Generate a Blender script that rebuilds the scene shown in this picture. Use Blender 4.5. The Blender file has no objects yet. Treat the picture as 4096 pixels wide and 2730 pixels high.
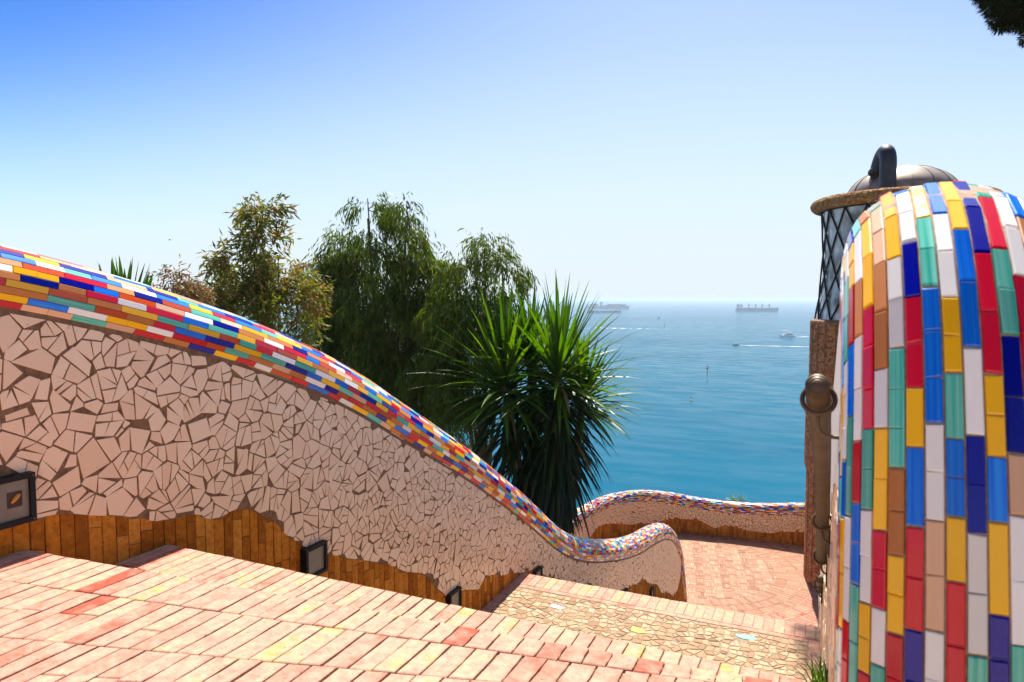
import bpy, math, random
import numpy as np
from mathutils import Vector, Matrix
random.seed(7); np.random.seed(7)
R = math.radians
C = bpy.context.scene.collection
SC = bpy.context.scene

# ------------------------------------------------------------------ camera, sky, sun, exposure
# metres; the stair runs down along +Y, X is to the right, the eye is at z = 0
TH = R(24.6); PITCH = math.atan(169/2731)
cam_d = bpy.data.cameras.new('camera'); cam = bpy.data.objects.new('camera', cam_d); C.objects.link(cam)
cam_d.sensor_width = 36; cam_d.lens = 36*2731/4096; cam_d.clip_start = 0.05; cam_d.clip_end = 80000
cam.rotation_euler = (math.pi/2-PITCH, 0, TH)
cam_d.dof.use_dof = True; cam_d.dof.focus_distance = 9.0; cam_d.dof.aperture_fstop = 5.0
SC.camera = cam
SUN_AZ, SUN_EL = R(-9.0), R(58)
sdir = Vector((math.sin(SUN_AZ)*math.cos(SUN_EL), math.cos(SUN_AZ)*math.cos(SUN_EL), math.sin(SUN_EL)))
w = bpy.data.worlds.new('World'); SC.world = w; w.use_nodes = True
nt = w.node_tree; bg = nt.nodes['Background']
sky = nt.nodes.new('ShaderNodeTexSky'); sky.sky_type = 'NISHITA'; sky.sun_disc = False
sky.sun_elevation = SUN_EL; sky.sun_rotation = SUN_AZ; sky.altitude = 50
sky.air_density = 1.0; sky.dust_density = 0.25; sky.ozone_density = 2.0
# the physical sky above, deepened a little, whitening towards the horizon, most under the sun and opposite it
def wn(kind, *ins, **kw):
    n = nt.nodes.new(kind)
    for k, v in kw.items(): setattr(n, k, v)
    for q, v in enumerate(ins):
        if v is None: continue
        if hasattr(v, 'is_output'): nt.links.new(v, n.inputs[q])
        else: n.inputs[q].default_value = v
    return n
def wm(op, *ins): return wn('ShaderNodeMath', *ins, operation=op).outputs[0]
def wv(op, a, b): return wn('ShaderNodeVectorMath', a, b, operation=op)
GAIN = 2.98
lo = wv('MULTIPLY', sky.outputs[0], (.158, .162, .172)); gm = wn('ShaderNodeGamma', lo.outputs[0], 2.1)
blue = wv('MULTIPLY', gm.outputs[0], (GAIN*.60, GAIN*.99, GAIN*1.02))
g = nt.nodes.new('ShaderNodeTexCoord').outputs['Generated']; sx = wn('ShaderNodeSeparateXYZ', g)
el = wm('MULTIPLY', wm('ARCSINE', wm('MAXIMUM', sx.outputs[2], 0.0)), 57.2958)
flat = wv('NORMALIZE', wn('ShaderNodeCombineXYZ', sx.outputs[0], sx.outputs[1], 0.0).outputs[0], None)
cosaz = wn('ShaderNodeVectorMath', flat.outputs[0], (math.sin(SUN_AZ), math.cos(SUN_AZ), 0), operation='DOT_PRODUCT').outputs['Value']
wgt = wm('ADD', wm('POWER', wm('MULTIPLY', wm('ADD', cosaz, 1.0), 0.5), 6.0), wm('POWER', wm('MULTIPLY', wm('SUBTRACT', 1.0, cosaz), 0.5), 3.0))  # second lobe, opposite the sun, added as fill for the shaded fronts
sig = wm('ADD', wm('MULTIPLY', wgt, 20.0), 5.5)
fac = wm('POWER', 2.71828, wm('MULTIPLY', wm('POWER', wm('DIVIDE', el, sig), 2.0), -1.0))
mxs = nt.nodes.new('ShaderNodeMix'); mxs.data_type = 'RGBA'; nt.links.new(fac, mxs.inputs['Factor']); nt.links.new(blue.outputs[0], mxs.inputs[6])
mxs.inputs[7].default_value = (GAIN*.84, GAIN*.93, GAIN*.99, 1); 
# glare round the sun itself, high above the frame, added for neutral fill
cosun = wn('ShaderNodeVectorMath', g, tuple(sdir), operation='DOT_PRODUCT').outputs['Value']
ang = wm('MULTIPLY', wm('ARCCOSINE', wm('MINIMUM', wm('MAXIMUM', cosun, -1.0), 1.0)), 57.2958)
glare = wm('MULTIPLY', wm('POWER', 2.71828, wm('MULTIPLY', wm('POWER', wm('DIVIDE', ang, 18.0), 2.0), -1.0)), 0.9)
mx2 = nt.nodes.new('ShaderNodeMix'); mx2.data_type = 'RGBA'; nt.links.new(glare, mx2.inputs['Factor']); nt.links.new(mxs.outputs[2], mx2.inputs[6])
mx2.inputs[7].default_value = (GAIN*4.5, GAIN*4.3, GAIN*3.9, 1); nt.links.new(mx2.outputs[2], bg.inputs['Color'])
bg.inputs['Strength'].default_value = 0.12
sd = bpy.data.lights.new('sun', 'SUN'); sun = bpy.data.objects.new('sun', sd); C.objects.link(sun)
sd.energy = 3.75; sd.angle = R(0.53); sd.color = (1.0, 0.93, 0.82)
sun.rotation_euler = sdir.to_track_quat('Z', 'Y').to_euler(); sun.location = (0, 0, 30)
SC.view_settings.view_transform = 'Standard'; SC.view_settings.look = 'None'
SC.view_settings.exposure = 1.46; SC.view_settings.gamma = 1.0; SC.view_settings.use_curve_mapping = False
SC.cycles.max_bounces = 8; SC.cycles.diffuse_bounces = 4; SC.cycles.transparent_max_bounces = 8
SC.cycles.volume_bounces = 0; SC.cycles.use_denoising = True

fw = np.array([-math.sin(TH)*math.cos(PITCH), math.cos(TH)*math.cos(PITCH), -math.sin(PITCH)])
rt = np.array([math.cos(TH), math.sin(TH), 0.]); upv = np.cross(rt, fw)
def at(r, d, z):                                   # r metres right of and d metres along the direction of view
    return np.array([r*math.cos(TH)-d*math.sin(TH), r*math.sin(TH)+d*math.cos(TH), z])

# ------------------------------------------------------------------ materials
def mat(name, build):
    m = bpy.data.materials.new(name); m.use_nodes = True
    t = m.node_tree; b = t.nodes['Principled BSDF']; build(t, b); return m
def N(t, kind, **kw):
    n = t.nodes.new(kind)
    for k, v in kw.items():
        if k in n.inputs: n.inputs[k].default_value = v
        else: setattr(n, k, v)
    return n
def ramp(t, stops, interp='LINEAR'):
    n = t.nodes.new('ShaderNodeValToRGB'); n.color_ramp.interpolation = interp
    e = n.color_ramp.elements
    while len(e) < len(stops): e.new(0.5)
    for k, (p, c) in enumerate(stops): e[k].position = p; e[k].color = (*c, 1)
    return n
def coord(t, kind='Generated', scale=(1, 1, 1)):
    if kind == 'world': g = t.nodes.new('ShaderNodeNewGeometry').outputs['Position']
    else: g = t.nodes.new('ShaderNodeTexCoord').outputs[kind]
    m = t.nodes.new('ShaderNodeMapping'); m.inputs['Scale'].default_value = scale
    t.links.new(g, m.inputs['Vector']); return m.outputs[0]
def tintnode(t):
    a = t.nodes.new('ShaderNodeAttribute'); a.attribute_name = 'tint'; return a.outputs['Fac']
def math_(t, op, a, b):
    n = t.nodes.new('ShaderNodeMath'); n.operation = op
    for i, v in enumerate((a, b)):
        if isinstance(v, (int, float)): n.inputs[i].default_value = v
        else: t.links.new(v, n.inputs[i])
    return n.outputs[0]
def mixc(t, fac, a, b, mode='MIX'):
    n = t.nodes.new('ShaderNodeMix'); n.data_type = 'RGBA'; n.blend_type = mode
    for s, v in ((n.inputs['Factor'], fac), (n.inputs[6], a), (n.inputs[7], b)):
        if isinstance(v, (int, float)): s.default_value = v
        elif isinstance(v, tuple): s.default_value = (*v, 1)
        else: t.links.new(v, s)
    return n.outputs[2]
def bump(t, b, h, strength=0.3, dist=0.01):
    n = N(t, 'ShaderNodeBump', Strength=strength, Distance=dist)
    t.links.new(h, n.inputs['Height']); t.links.new(n.outputs[0], b.inputs['Normal'])

def plain(col, rough=0.7, metal=0.0, var=0.25, scale=8.0, bmp=0.15, spec=0.5):
    def f(t, b):
        n = N(t, 'ShaderNodeTexNoise', Scale=scale, Detail=5.0); t.links.new(coord(t, 'world'), n.inputs['Vector'])
        r = ramp(t, [(0.3, tuple(c*(1-var) for c in col)), (0.7, tuple(min(1, c*(1+var)) for c in col))])
        t.links.new(n.outputs['Fac'], r.inputs[0]); t.links.new(r.outputs[0], b.inputs['Base Color'])
        b.inputs['Roughness'].default_value = rough; b.inputs['Metallic'].default_value = metal
        b.inputs['Specular IOR Level'].default_value = spec
        if bmp: bump(t, b, n.outputs['Fac'], bmp, 0.01)
    return f
def glaze(col, light, streak=0.35, rough=0.04):
    def f(t, b):
        uv = t.nodes.new('ShaderNodeUVMap'); mp = N(t, 'ShaderNodeMapping'); mp.inputs['Scale'].default_value = (2.0, 130.0, 1)
        t.links.new(uv.outputs[0], mp.inputs['Vector'])
        n = N(t, 'ShaderNodeTexNoise', Scale=1.0, Detail=3.0); t.links.new(mp.outputs[0], n.inputs['Vector'])
        n2 = N(t, 'ShaderNodeTexNoise', Scale=14.0, Detail=2.0); t.links.new(coord(t, 'world'), n2.inputs['Vector'])
        r = ramp(t, [(0.35, col), (0.75, light)]); t.links.new(n.outputs['Fac'], r.inputs[0])
        c = mixc(t, streak, col, r.outputs[0])
        tv = math_(t, 'ADD', math_(t, 'MULTIPLY', tintnode(t), 0.35), 0.80)
        hsv = t.nodes.new('ShaderNodeHueSaturation'); t.links.new(c, hsv.inputs['Color']); t.links.new(tv, hsv.inputs['Value'])
        t.links.new(hsv.outputs[0], b.inputs['Base Color'])
        rr = math_(t, 'ADD', math_(t, 'MULTIPLY', n2.outputs['Fac'], 0.12), rough); t.links.new(rr, b.inputs['Roughness'])
        b.inputs['Specular IOR Level'].default_value = 0.4; bump(t, b, n2.outputs['Fac'], 0.12, 0.004)
    return f
def brick(stops, blotch=0.3, pit=0.5, rough=0.85, sc=9.0):
    def f(t, b):
        p = coord(t, 'world')
        n = N(t, 'ShaderNodeTexNoise', Scale=sc, Detail=4.0, Roughness=0.6); t.links.new(p, n.inputs['Vector'])
        n2 = N(t, 'ShaderNodeTexNoise', Scale=70.0, Detail=3.0); t.links.new(p, n2.inputs['Vector'])
        n3 = N(t, 'ShaderNodeTexNoise', Scale=28.0, Detail=5.0, Roughness=0.7); t.links.new(p, n3.inputs['Vector'])
        v = math_(t, 'ADD', tintnode(t), math_(t, 'MULTIPLY', math_(t, 'SUBTRACT', n.outputs['Fac'], 0.5), blotch*2.2))
        r = ramp(t, stops); t.links.new(v, r.inputs[0])
        pits = ramp(t, [(0.27, (0.30, 0.25, 0.2)), (0.36, (1, 1, 1))]); t.links.new(n2.outputs['Fac'], pits.inputs[0])
        gr = ramp(t, [(0.3, (0.76, 0.72, 0.68)), (0.6, (1.06, 1.06, 1.05))]); t.links.new(n3.outputs['Fac'], gr.inputs[0])
        c = mixc(t, 1.0, mixc(t, pit, r.outputs[0], mixc(t, 1.0, r.outputs[0], pits.outputs[0], 'MULTIPLY')), gr.outputs[0], 'MULTIPLY')
        t.links.new(c, b.inputs['Base Color']); b.inputs['Roughness'].default_value = rough
        b.inputs['Specular IOR Level'].default_value = 0.095
        bump(t, b, math_(t, 'ADD', n2.outputs['Fac'], n3.outputs['Fac']), 0.35, 0.006)
    return f
M = {}
M['white'] = mat('white_glaze', glaze((0.86, 0.84, 0.82), (0.88, 0.87, 0.85)))
M['yellow'] = mat('yellow_glaze', glaze((0.92, 0.48, 0.002), (0.95, 0.56, 0.006)))
M['red'] = mat('red_glaze', glaze((0.62, 0.004, 0.025), (0.70, 0.02, 0.06)))
M['vermilion'] = mat('vermilion_glaze', glaze((0.55, 0.07, 0.015), (0.62, 0.10, 0.03)))
M['azure'] = mat('azure_glaze', glaze((0.0, 0.12, 0.76), (0.03, 0.33, 0.92), 0.7))
M['navy'] = mat('navy_glaze', glaze((0.001, 0.002, 0.25), (0.002, 0.004, 0.34)))
M['turquoise'] = mat('turquoise_glaze', glaze((0.03, 0.42, 0.32), (0.28, 0.68, 0.57), 0.85))
M['terracotta'] = mat('terracotta_tile', glaze((0.56, 0.19, 0.04), (0.62, 0.25, 0.07), 0.5, 0.45))
M['peach'] = mat('peach_tile', glaze((0.78, 0.46, 0.28), (0.82, 0.54, 0.36), 0.5, 0.45))
M['grout'] = mat('tile_grout', plain((0.20, 0.13, 0.085), 0.95, var=0.3, scale=60))
M['palegrout'] = mat('pale_brown_grout', plain((0.40, 0.28, 0.20), 0.95, var=0.25, scale=60))
M['mortar'] = mat('brown_mortar', plain((0.20, 0.11, 0.055), 0.95, var=0.35, scale=30, bmp=0.4))
M['joint'] = mat('sandy_joint', plain((0.25, 0.18, 0.12), 0.95, var=0.35, scale=40, bmp=0.5))
def cream(t, b):
    p = coord(t, 'world'); n = N(t, 'ShaderNodeTexNoise', Scale=5.0, Detail=3.0); t.links.new(p, n.inputs['Vector'])
    v = math_(t, 'ADD', math_(t, 'MULTIPLY', tintnode(t), 0.8), math_(t, 'MULTIPLY', n.outputs['Fac'], 0.3))
    r = ramp(t, [(0.0, (0.80, 0.55, 0.36)), (0.5, (0.86, 0.61, 0.41)), (1.0, (0.88, 0.66, 0.46))]); t.links.new(v, r.inputs[0])
    sp = N(t, 'ShaderNodeTexNoise', Scale=45.0, Detail=2.0); t.links.new(p, sp.inputs['Vector'])
    d = ramp(t, [(0.24, (0.55, 0.45, 0.36)), (0.30, (1, 1, 1))]); t.links.new(sp.outputs['Fac'], d.inputs[0])
    t.links.new(mixc(t, 1.0, r.outputs[0], d.outputs[0], 'MULTIPLY'), b.inputs['Base Color'])
    b.inputs['Roughness'].default_value = 0.22; bump(t, b, n.outputs['Fac'], 0.15, 0.004)
M['cream'] = mat('broken_cream_tile', cream)
M['paver'] = mat('terracotta_paving_brick', brick([(0.0, (0.36, 0.085, 0.055)), (0.14, (0.40, 0.14, 0.10)), (0.33, (0.43, 0.215, 0.16)),
                 (0.58, (0.455, 0.275, 0.21)), (0.80, (0.47, 0.325, 0.225)), (1.0, (0.50, 0.32, 0.12))], 0.55, 0.9, 0.85, 10.0))  # the brick's own mixed tones, red through peach to yellow
M['pinkstone'] = mat('pink_stair_brick', plain((0.56, 0.42, 0.32), 0.85, var=0.12, scale=6))
M['stone'] = mat('yellowish_paving_stone', brick([(0, (0.28, 0.18, 0.11)), (0.5, (0.395, 0.27, 0.17)), (1, (0.48, 0.35, 0.235))], 0.2))
M['plinth'] = mat('orange_plinth_brick', brick([(0, (0.30, 0.095, 0.010)), (0.5, (0.50, 0.175, 0.016)), (1, (0.62, 0.26, 0.04))], 0.45, 1.0, 0.9, 14.0))
M['terrace'] = mat('pink_terrace_brick', brick([(0, (0.28, 0.13, 0.085)), (0.5, (0.42, 0.245, 0.17)), (1, (0.52, 0.36, 0.26))], 0.2))
M['towerbrick'] = mat('red_brown_tower_brick', brick([(0, (0.26, 0.10, 0.045)), (0.5, (0.46, 0.19, 0.08)), (1, (0.58, 0.29, 0.13))], 0.2))
M['plaster'] = mat('white_plaster', plain((0.68, 0.63, 0.58), 0.7, var=0.06, scale=3))
M['black'] = mat('black_painted_iron', plain((0.010, 0.009, 0.010), 0.6, var=0.3, scale=20, spec=0.25))
M['bronze'] = mat('dark_brown_iron', plain((0.10, 0.066, 0.038), 0.5, 0.2, var=0.35, scale=14))
M['pole'] = mat('weathered_brown_pole', plain((0.075, 0.048, 0.025), 0.6, var=0.35, scale=9, spec=0.25))
M['pipe'] = mat('dark_grey_pipe', plain((0.035, 0.033, 0.042), 0.5, 0.1, var=0.2, scale=5))
M['rust'] = mat('rusty_pipe', plain((0.05, 0.027, 0.018), 0.7, var=0.4, scale=8))
M['dome'] = mat('aged_lead_dome', plain((0.30, 0.245, 0.20), 0.5, 0.35, var=0.3, scale=2.2))
M['chip'] = mat('ochre_stone_chip', brick([(0, (0.26, 0.12, 0.04)), (0.5, (0.38, 0.19, 0.07)), (1, (0.46, 0.28, 0.13))], 0.2))
M['bluechip'] = mat('pale_blue_chip', plain((0.25, 0.42, 0.55), 0.3))
M['frost'] = mat('frosted_lamp_glass', plain((0.20, 0.18, 0.15), 0.3, var=0.2, scale=6, bmp=0.03))
M['lampin'] = mat('amber_lamp_bulb', plain((0.55, 0.24, 0.03), 0.4))
M['bark'] = mat('bark', plain((0.13, 0.095, 0.065), 0.9, var=0.4, scale=10, bmp=0.6))
M['earth'] = mat('dry_earth', plain((0.17, 0.14, 0.085), 0.95, var=0.4, scale=0.6, bmp=0.5))
M['lime'] = mat('lime_tile_shard', plain((0.62, 0.70, 0.10), 0.25, var=0.05))
M['aqua'] = mat('aqua_tile_shard', glaze((0.20, 0.62, 0.58), (0.42, 0.78, 0.74), 0.8))
M['ice'] = mat('white_tile_shard', plain((0.78, 0.80, 0.86), 0.25, var=0.03))
def f(t, b):
    n = N(t, 'ShaderNodeTexNoise', Scale=1.6, Detail=3.0); t.links.new(coord(t, 'world'), n.inputs['Vector'])
    r = ramp(t, [(0.35, (0.16, 0.18, 0.18)), (0.65, (0.62, 0.65, 0.65))]); t.links.new(n.outputs['Fac'], r.inputs[0])
    t.links.new(r.outputs[0], b.inputs['Base Color']); b.inputs['Roughness'].default_value = 0.08
M['glass'] = mat('grey_lantern_glass', f)
def leafmat(stops, trans=0.35, rough=0.45):
    def f(t, b):
        r = ramp(t, stops); t.links.new(tintnode(t), r.inputs[0])
        t.links.new(r.outputs[0], b.inputs['Base Color']); b.inputs['Roughness'].default_value = rough; b.inputs['Specular IOR Level'].default_value = 0.25
        tr = t.nodes.new('ShaderNodeBsdfTranslucent')
        hsv = N(t, 'ShaderNodeHueSaturation', Saturation=1.15, Value=1.5); t.links.new(r.outputs[0], hsv.inputs['Color'])
        t.links.new(hsv.outputs[0], tr.inputs['Color'])
        mx = t.nodes.new('ShaderNodeMixShader'); mx.inputs[0].default_value = trans
        t.links.new(b.outputs[0], mx.inputs[1]); t.links.new(tr.outputs[0], mx.inputs[2])
        t.links.new(mx.outputs[0], t.nodes['Material Output'].inputs['Surface'])
    return f
M['euc'] = mat('dark_eucalyptus_leaf', leafmat([(0, (0.036, 0.054, 0.008)), (0.42, (0.080, 0.120, 0.015)), (0.85, (0.16, 0.20, 0.032)), (1, (0.20, 0.15, 0.05))]))
M['olive'] = mat('olive_young_leaf', leafmat([(0, (0.075, 0.095, 0.018)), (0.5, (0.16, 0.19, 0.034)), (0.82, (0.24, 0.23, 0.05)), (1, (0.26, 0.13, 0.06))]))
M['russet'] = mat('russet_young_leaf', leafmat([(0, (0.085, 0.085, 0.02)), (0.5, (0.17, 0.13, 0.05)), (1, (0.21, 0.10, 0.06))]))
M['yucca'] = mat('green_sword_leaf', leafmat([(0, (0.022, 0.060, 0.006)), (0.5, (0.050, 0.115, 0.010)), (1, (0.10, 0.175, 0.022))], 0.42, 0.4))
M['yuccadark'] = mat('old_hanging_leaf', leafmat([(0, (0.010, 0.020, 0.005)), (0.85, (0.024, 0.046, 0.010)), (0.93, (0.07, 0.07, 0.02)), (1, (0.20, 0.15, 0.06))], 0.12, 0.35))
M['pine'] = mat('dark_pine_needle', leafmat([(0, (0.012, 0.020, 0.004)), (0.8, (0.030, 0.042, 0.008)), (1, (0.07, 0.055, 0.02))], 0.15, 0.5))
M['palm'] = mat('bright_palm_frond', leafmat([(0, (0.04, 0.09, 0.012)), (1, (0.09, 0.16, 0.025))], 0.35, 0.4))
M['foam'] = mat('white_foam', plain((0.85, 0.87, 0.88), 0.8, var=0.05, scale=0.2))
M['hull'] = mat('dark_blue_hull', plain((0.035, 0.05, 0.085), 0.5, var=0.15, scale=0.1))
M['hullred'] = mat('dull_red_hull', plain((0.03, 0.032, 0.055), 0.6, var=0.15, scale=0.1))
M['ship'] = mat('pale_ship_paint', plain((0.5, 0.5, 0.5), 0.5, var=0.1, scale=0.2))
M['crane'] = mat('ship_crane_paint', plain((0.12, 0.13, 0.17), 0.6, var=0.1, scale=0.3))
M['boxa'] = mat('rust_red_container', plain((0.25, 0.11, 0.08), 0.6)); M['boxb'] = mat('blue_grey_container', plain((0.10, 0.14, 0.22), 0.6))
M['boatwhite'] = mat('white_boat_hull', plain((0.75, 0.75, 0.75), 0.3, var=0.04)); M['darkwin'] = mat('dark_boat_window', plain((0.02, 0.025, 0.035), 0.15))
M['buoy'] = mat('yellow_buoy_paint', plain((0.6, 0.38, 0.03), 0.5)); M['redmark'] = mat('red_beacon_paint', plain((0.35, 0.05, 0.05), 0.5))
def sea(t, b):
    # the body of the water scatters teal light; the rough surface mirrors the sky more the flatter it is seen
    p = coord(t, 'world')
    mp = N(t, 'ShaderNodeMapping'); mp.inputs['Rotation'].default_value = (0, 0, -TH); mp.inputs['Scale'].default_value = (0.35, 1.0, 1)
    t.links.new(p, mp.inputs['Vector'])
    big = N(t, 'ShaderNodeTexNoise', Scale=0.006, Detail=5.0, Roughness=0.6); t.links.new(mp.outputs[0], big.inputs['Vector'])
    r = ramp(t, [(0.35, (0.0, 0.076, 0.138)), (0.65, (0.0, 0.100, 0.170))]); t.links.new(big.outputs['Fac'], r.inputs[0])
    t.links.new(r.outputs[0], b.inputs['Base Color']); b.inputs['Roughness'].default_value = 1.0; b.inputs['Specular IOR Level'].default_value = 0.0
    a = N(t, 'ShaderNodeTexNoise', Scale=0.11, Detail=6.0, Roughness=0.62); t.links.new(mp.outputs[0], a.inputs['Vector'])
    bm = N(t, 'ShaderNodeBump', Strength=0.3, Distance=1.2); t.links.new(a.outputs['Fac'], bm.inputs['Height'])
    t.links.new(bm.outputs[0], b.inputs['Normal'])
    gl = N(t, 'ShaderNodeBsdfGlossy', Roughness=0.1); t.links.new(bm.outputs[0], gl.inputs['Normal'])
    lw = N(t, 'ShaderNodeLayerWeight', Blend=0.5)
    rip = ramp(t, [(0.40, (0.55, 0.55, 0.55)), (0.62, (1.5, 1.5, 1.5))]); t.links.new(a.outputs['Fac'], rip.inputs[0])
    wind = math_(t, 'ADD', math_(t, 'MULTIPLY', big.outputs['Fac'], 0.9), 0.55)
    fac = math_(t, 'MULTIPLY', math_(t, 'MULTIPLY', math_(t, 'POWER', lw.outputs['Facing'], 6.0), 0.45), math_(t, 'MULTIPLY', rip.outputs[0], wind))
    mx = t.nodes.new('ShaderNodeMixShader'); t.links.new(fac, mx.inputs[0]); t.links.new(b.outputs[0], mx.inputs[1]); t.links.new(gl.outputs[0], mx.inputs[2])
    t.links.new(mx.outputs[0], t.nodes['Material Output'].inputs['Surface'])
M['sea'] = mat('sea_water', sea)

# ------------------------------------------------------------------ mesh helpers
def link(name, me, parent=None, kind=None):
    o = bpy.data.objects.new(name, me); C.objects.link(o)
    if parent: o.parent = parent; o.matrix_parent_inverse = Matrix.Identity(4)
    if kind: o['kind'] = kind
    return o
def tag(o, label, cat, group=None, kind=None):
    o['label'] = label; o['category'] = cat
    if group: o['group'] = group
    if kind: o['kind'] = kind
    return o
def thing(name, label, cat, loc=(0, 0, 0), group=None):
    o = bpy.data.objects.new(name, None); C.objects.link(o); o.empty_display_size = 0.2
    o.location = loc; return tag(o, label, cat, group)
def mesh(name, V, F, mats, mi=None, tint=None, uv=None, smooth=False):
    me = bpy.data.meshes.new(name); me.from_pydata([tuple(v) for v in V], [], F)
    for m in (mats if isinstance(mats, list) else [mats]): me.materials.append(m)
    if mi is not None: me.polygons.foreach_set('material_index', mi)
    if tint is not None:
        a = me.attributes.new('tint', 'FLOAT', 'FACE'); a.data.foreach_set('value', np.asarray(tint, np.float32))
    if uv is not None:
        l = me.uv_layers.new(name='UVMap'); li = np.empty(len(me.loops), np.int32); me.loops.foreach_get('vertex_index', li)
        l.data.foreach_set('uv', np.asarray(uv, np.float32)[li].ravel())
    if smooth: me.polygons.foreach_set('use_smooth', [True]*len(me.polygons))
    me.update(); return me
class MB:                                              # collects shapes into one mesh (in the frame of its thing: loc is subtracted)
    def __init__(s): s.V = []; s.F = []; s.m = []; s.t = []
    def add(s, V, F, m=0, tint=None):
        o = len(s.V); s.V += [tuple(v) for v in V]; s.F += [tuple(i+o for i in f) for f in F]; s.m += [m]*len(F)
        s.t += [random.random() if tint is None else tint]*len(F); return s
    def box(s, c, d, rz=0.0, m=0, taper=1.0):
        x, y, z = d[0]/2, d[1]/2, d[2]/2; ca, sa = math.cos(rz), math.sin(rz); V = []
        for k in (-1, 1):
            q = taper if k > 0 else 1
            for a, b in ((-1, -1), (1, -1), (1, 1), (-1, 1)):
                px, py = a*x*q, b*y*q; V.append((c[0]+px*ca-py*sa, c[1]+px*sa+py*ca, c[2]+k*z))
        return s.add(V, [(3, 2, 1, 0), (4, 5, 6, 7), (0, 1, 5, 4), (1, 2, 6, 5), (2, 3, 7, 6), (3, 0, 4, 7)], m)
    def tube(s, path, r, n=10, m=0, caps=True, tint=None):
        P = [Vector(p) for p in path]; k = len(P); rr = r if isinstance(r, (list, tuple, np.ndarray)) else [r]*k
        V = []; F = []; ref = None
        for i in range(k):
            T = (P[min(i+1, k-1)]-P[max(i-1, 0)]).normalized()
            if ref is None: ref = T.orthogonal().normalized()
            ref = (ref-T*ref.dot(T)).normalized(); B = T.cross(ref)
            for j in range(n):
                a = 2*math.pi*j/n; V.append(P[i]+(ref*math.cos(a)+B*math.sin(a))*rr[i])
        for i in range(k-1):
            for j in range(n): F.append((i*n+j, i*n+(j+1) % n, (i+1)*n+(j+1) % n, (i+1)*n+j))
        if caps: F += [tuple(range(n-1, -1, -1)), tuple(range((k-1)*n, k*n))]
        return s.add(V, F, m, tint)
    def torus(s, c, nrm, R_, r, n=28, k=10, m=0):
        nrm = Vector(nrm).normalized(); u = nrm.orthogonal().normalized(); v = nrm.cross(u); V = []; F = []
        for i in range(n):
            a = 2*math.pi*i/n; d = u*math.cos(a)+v*math.sin(a)
            for j in range(k):
                b = 2*math.pi*j/k; V.append(Vector(c)+d*(R_+r*math.cos(b))+nrm*r*math.sin(b))
        for i in range(n):
            for j in range(k): F.append((i*k+j, ((i+1) % n)*k+j, ((i+1) % n)*k+(j+1) % k, i*k+(j+1) % k))
        return s.add(V, F, m)
    def lathe(s, c, prof, n=32, m=0):
        V = []; F = []
        for (r, z) in prof:
            for j in range(n):
                a = 2*math.pi*j/n; V.append((c[0]+r*math.cos(a), c[1]+r*math.sin(a), c[2]+z))
        for i in range(len(prof)-1):
            for j in range(n): F.append((i*n+j, i*n+(j+1) % n, (i+1)*n+(j+1) % n, (i+1)*n+j))
        F += [tuple(range(n-1, -1, -1)), tuple(range((len(prof)-1)*n, len(prof)*n))]
        return s.add(V, F, m)
    def prism(s, poly, x0, x1, m=0, axis='x'):          # polygon in (y,z) pushed from x0 to x1
        n = len(poly); V = [(x0, a, b) for a, b in poly]+[(x1, a, b) for a, b in poly]
        F = [tuple(range(n)), tuple(range(2*n-1, n-1, -1))]+[(i, (i+n), (i+1) % n+n, (i+1) % n) for i in range(n)]
        return s.add(V, F, m)
    def build(s, name, mats, parent=None, loc=(0, 0, 0), kind=None, smooth=False):
        V = np.array(s.V)-np.array(loc)
        return link(name, mesh(name, V, s.F, mats, s.m, s.t, smooth=smooth), parent, kind)

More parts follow.
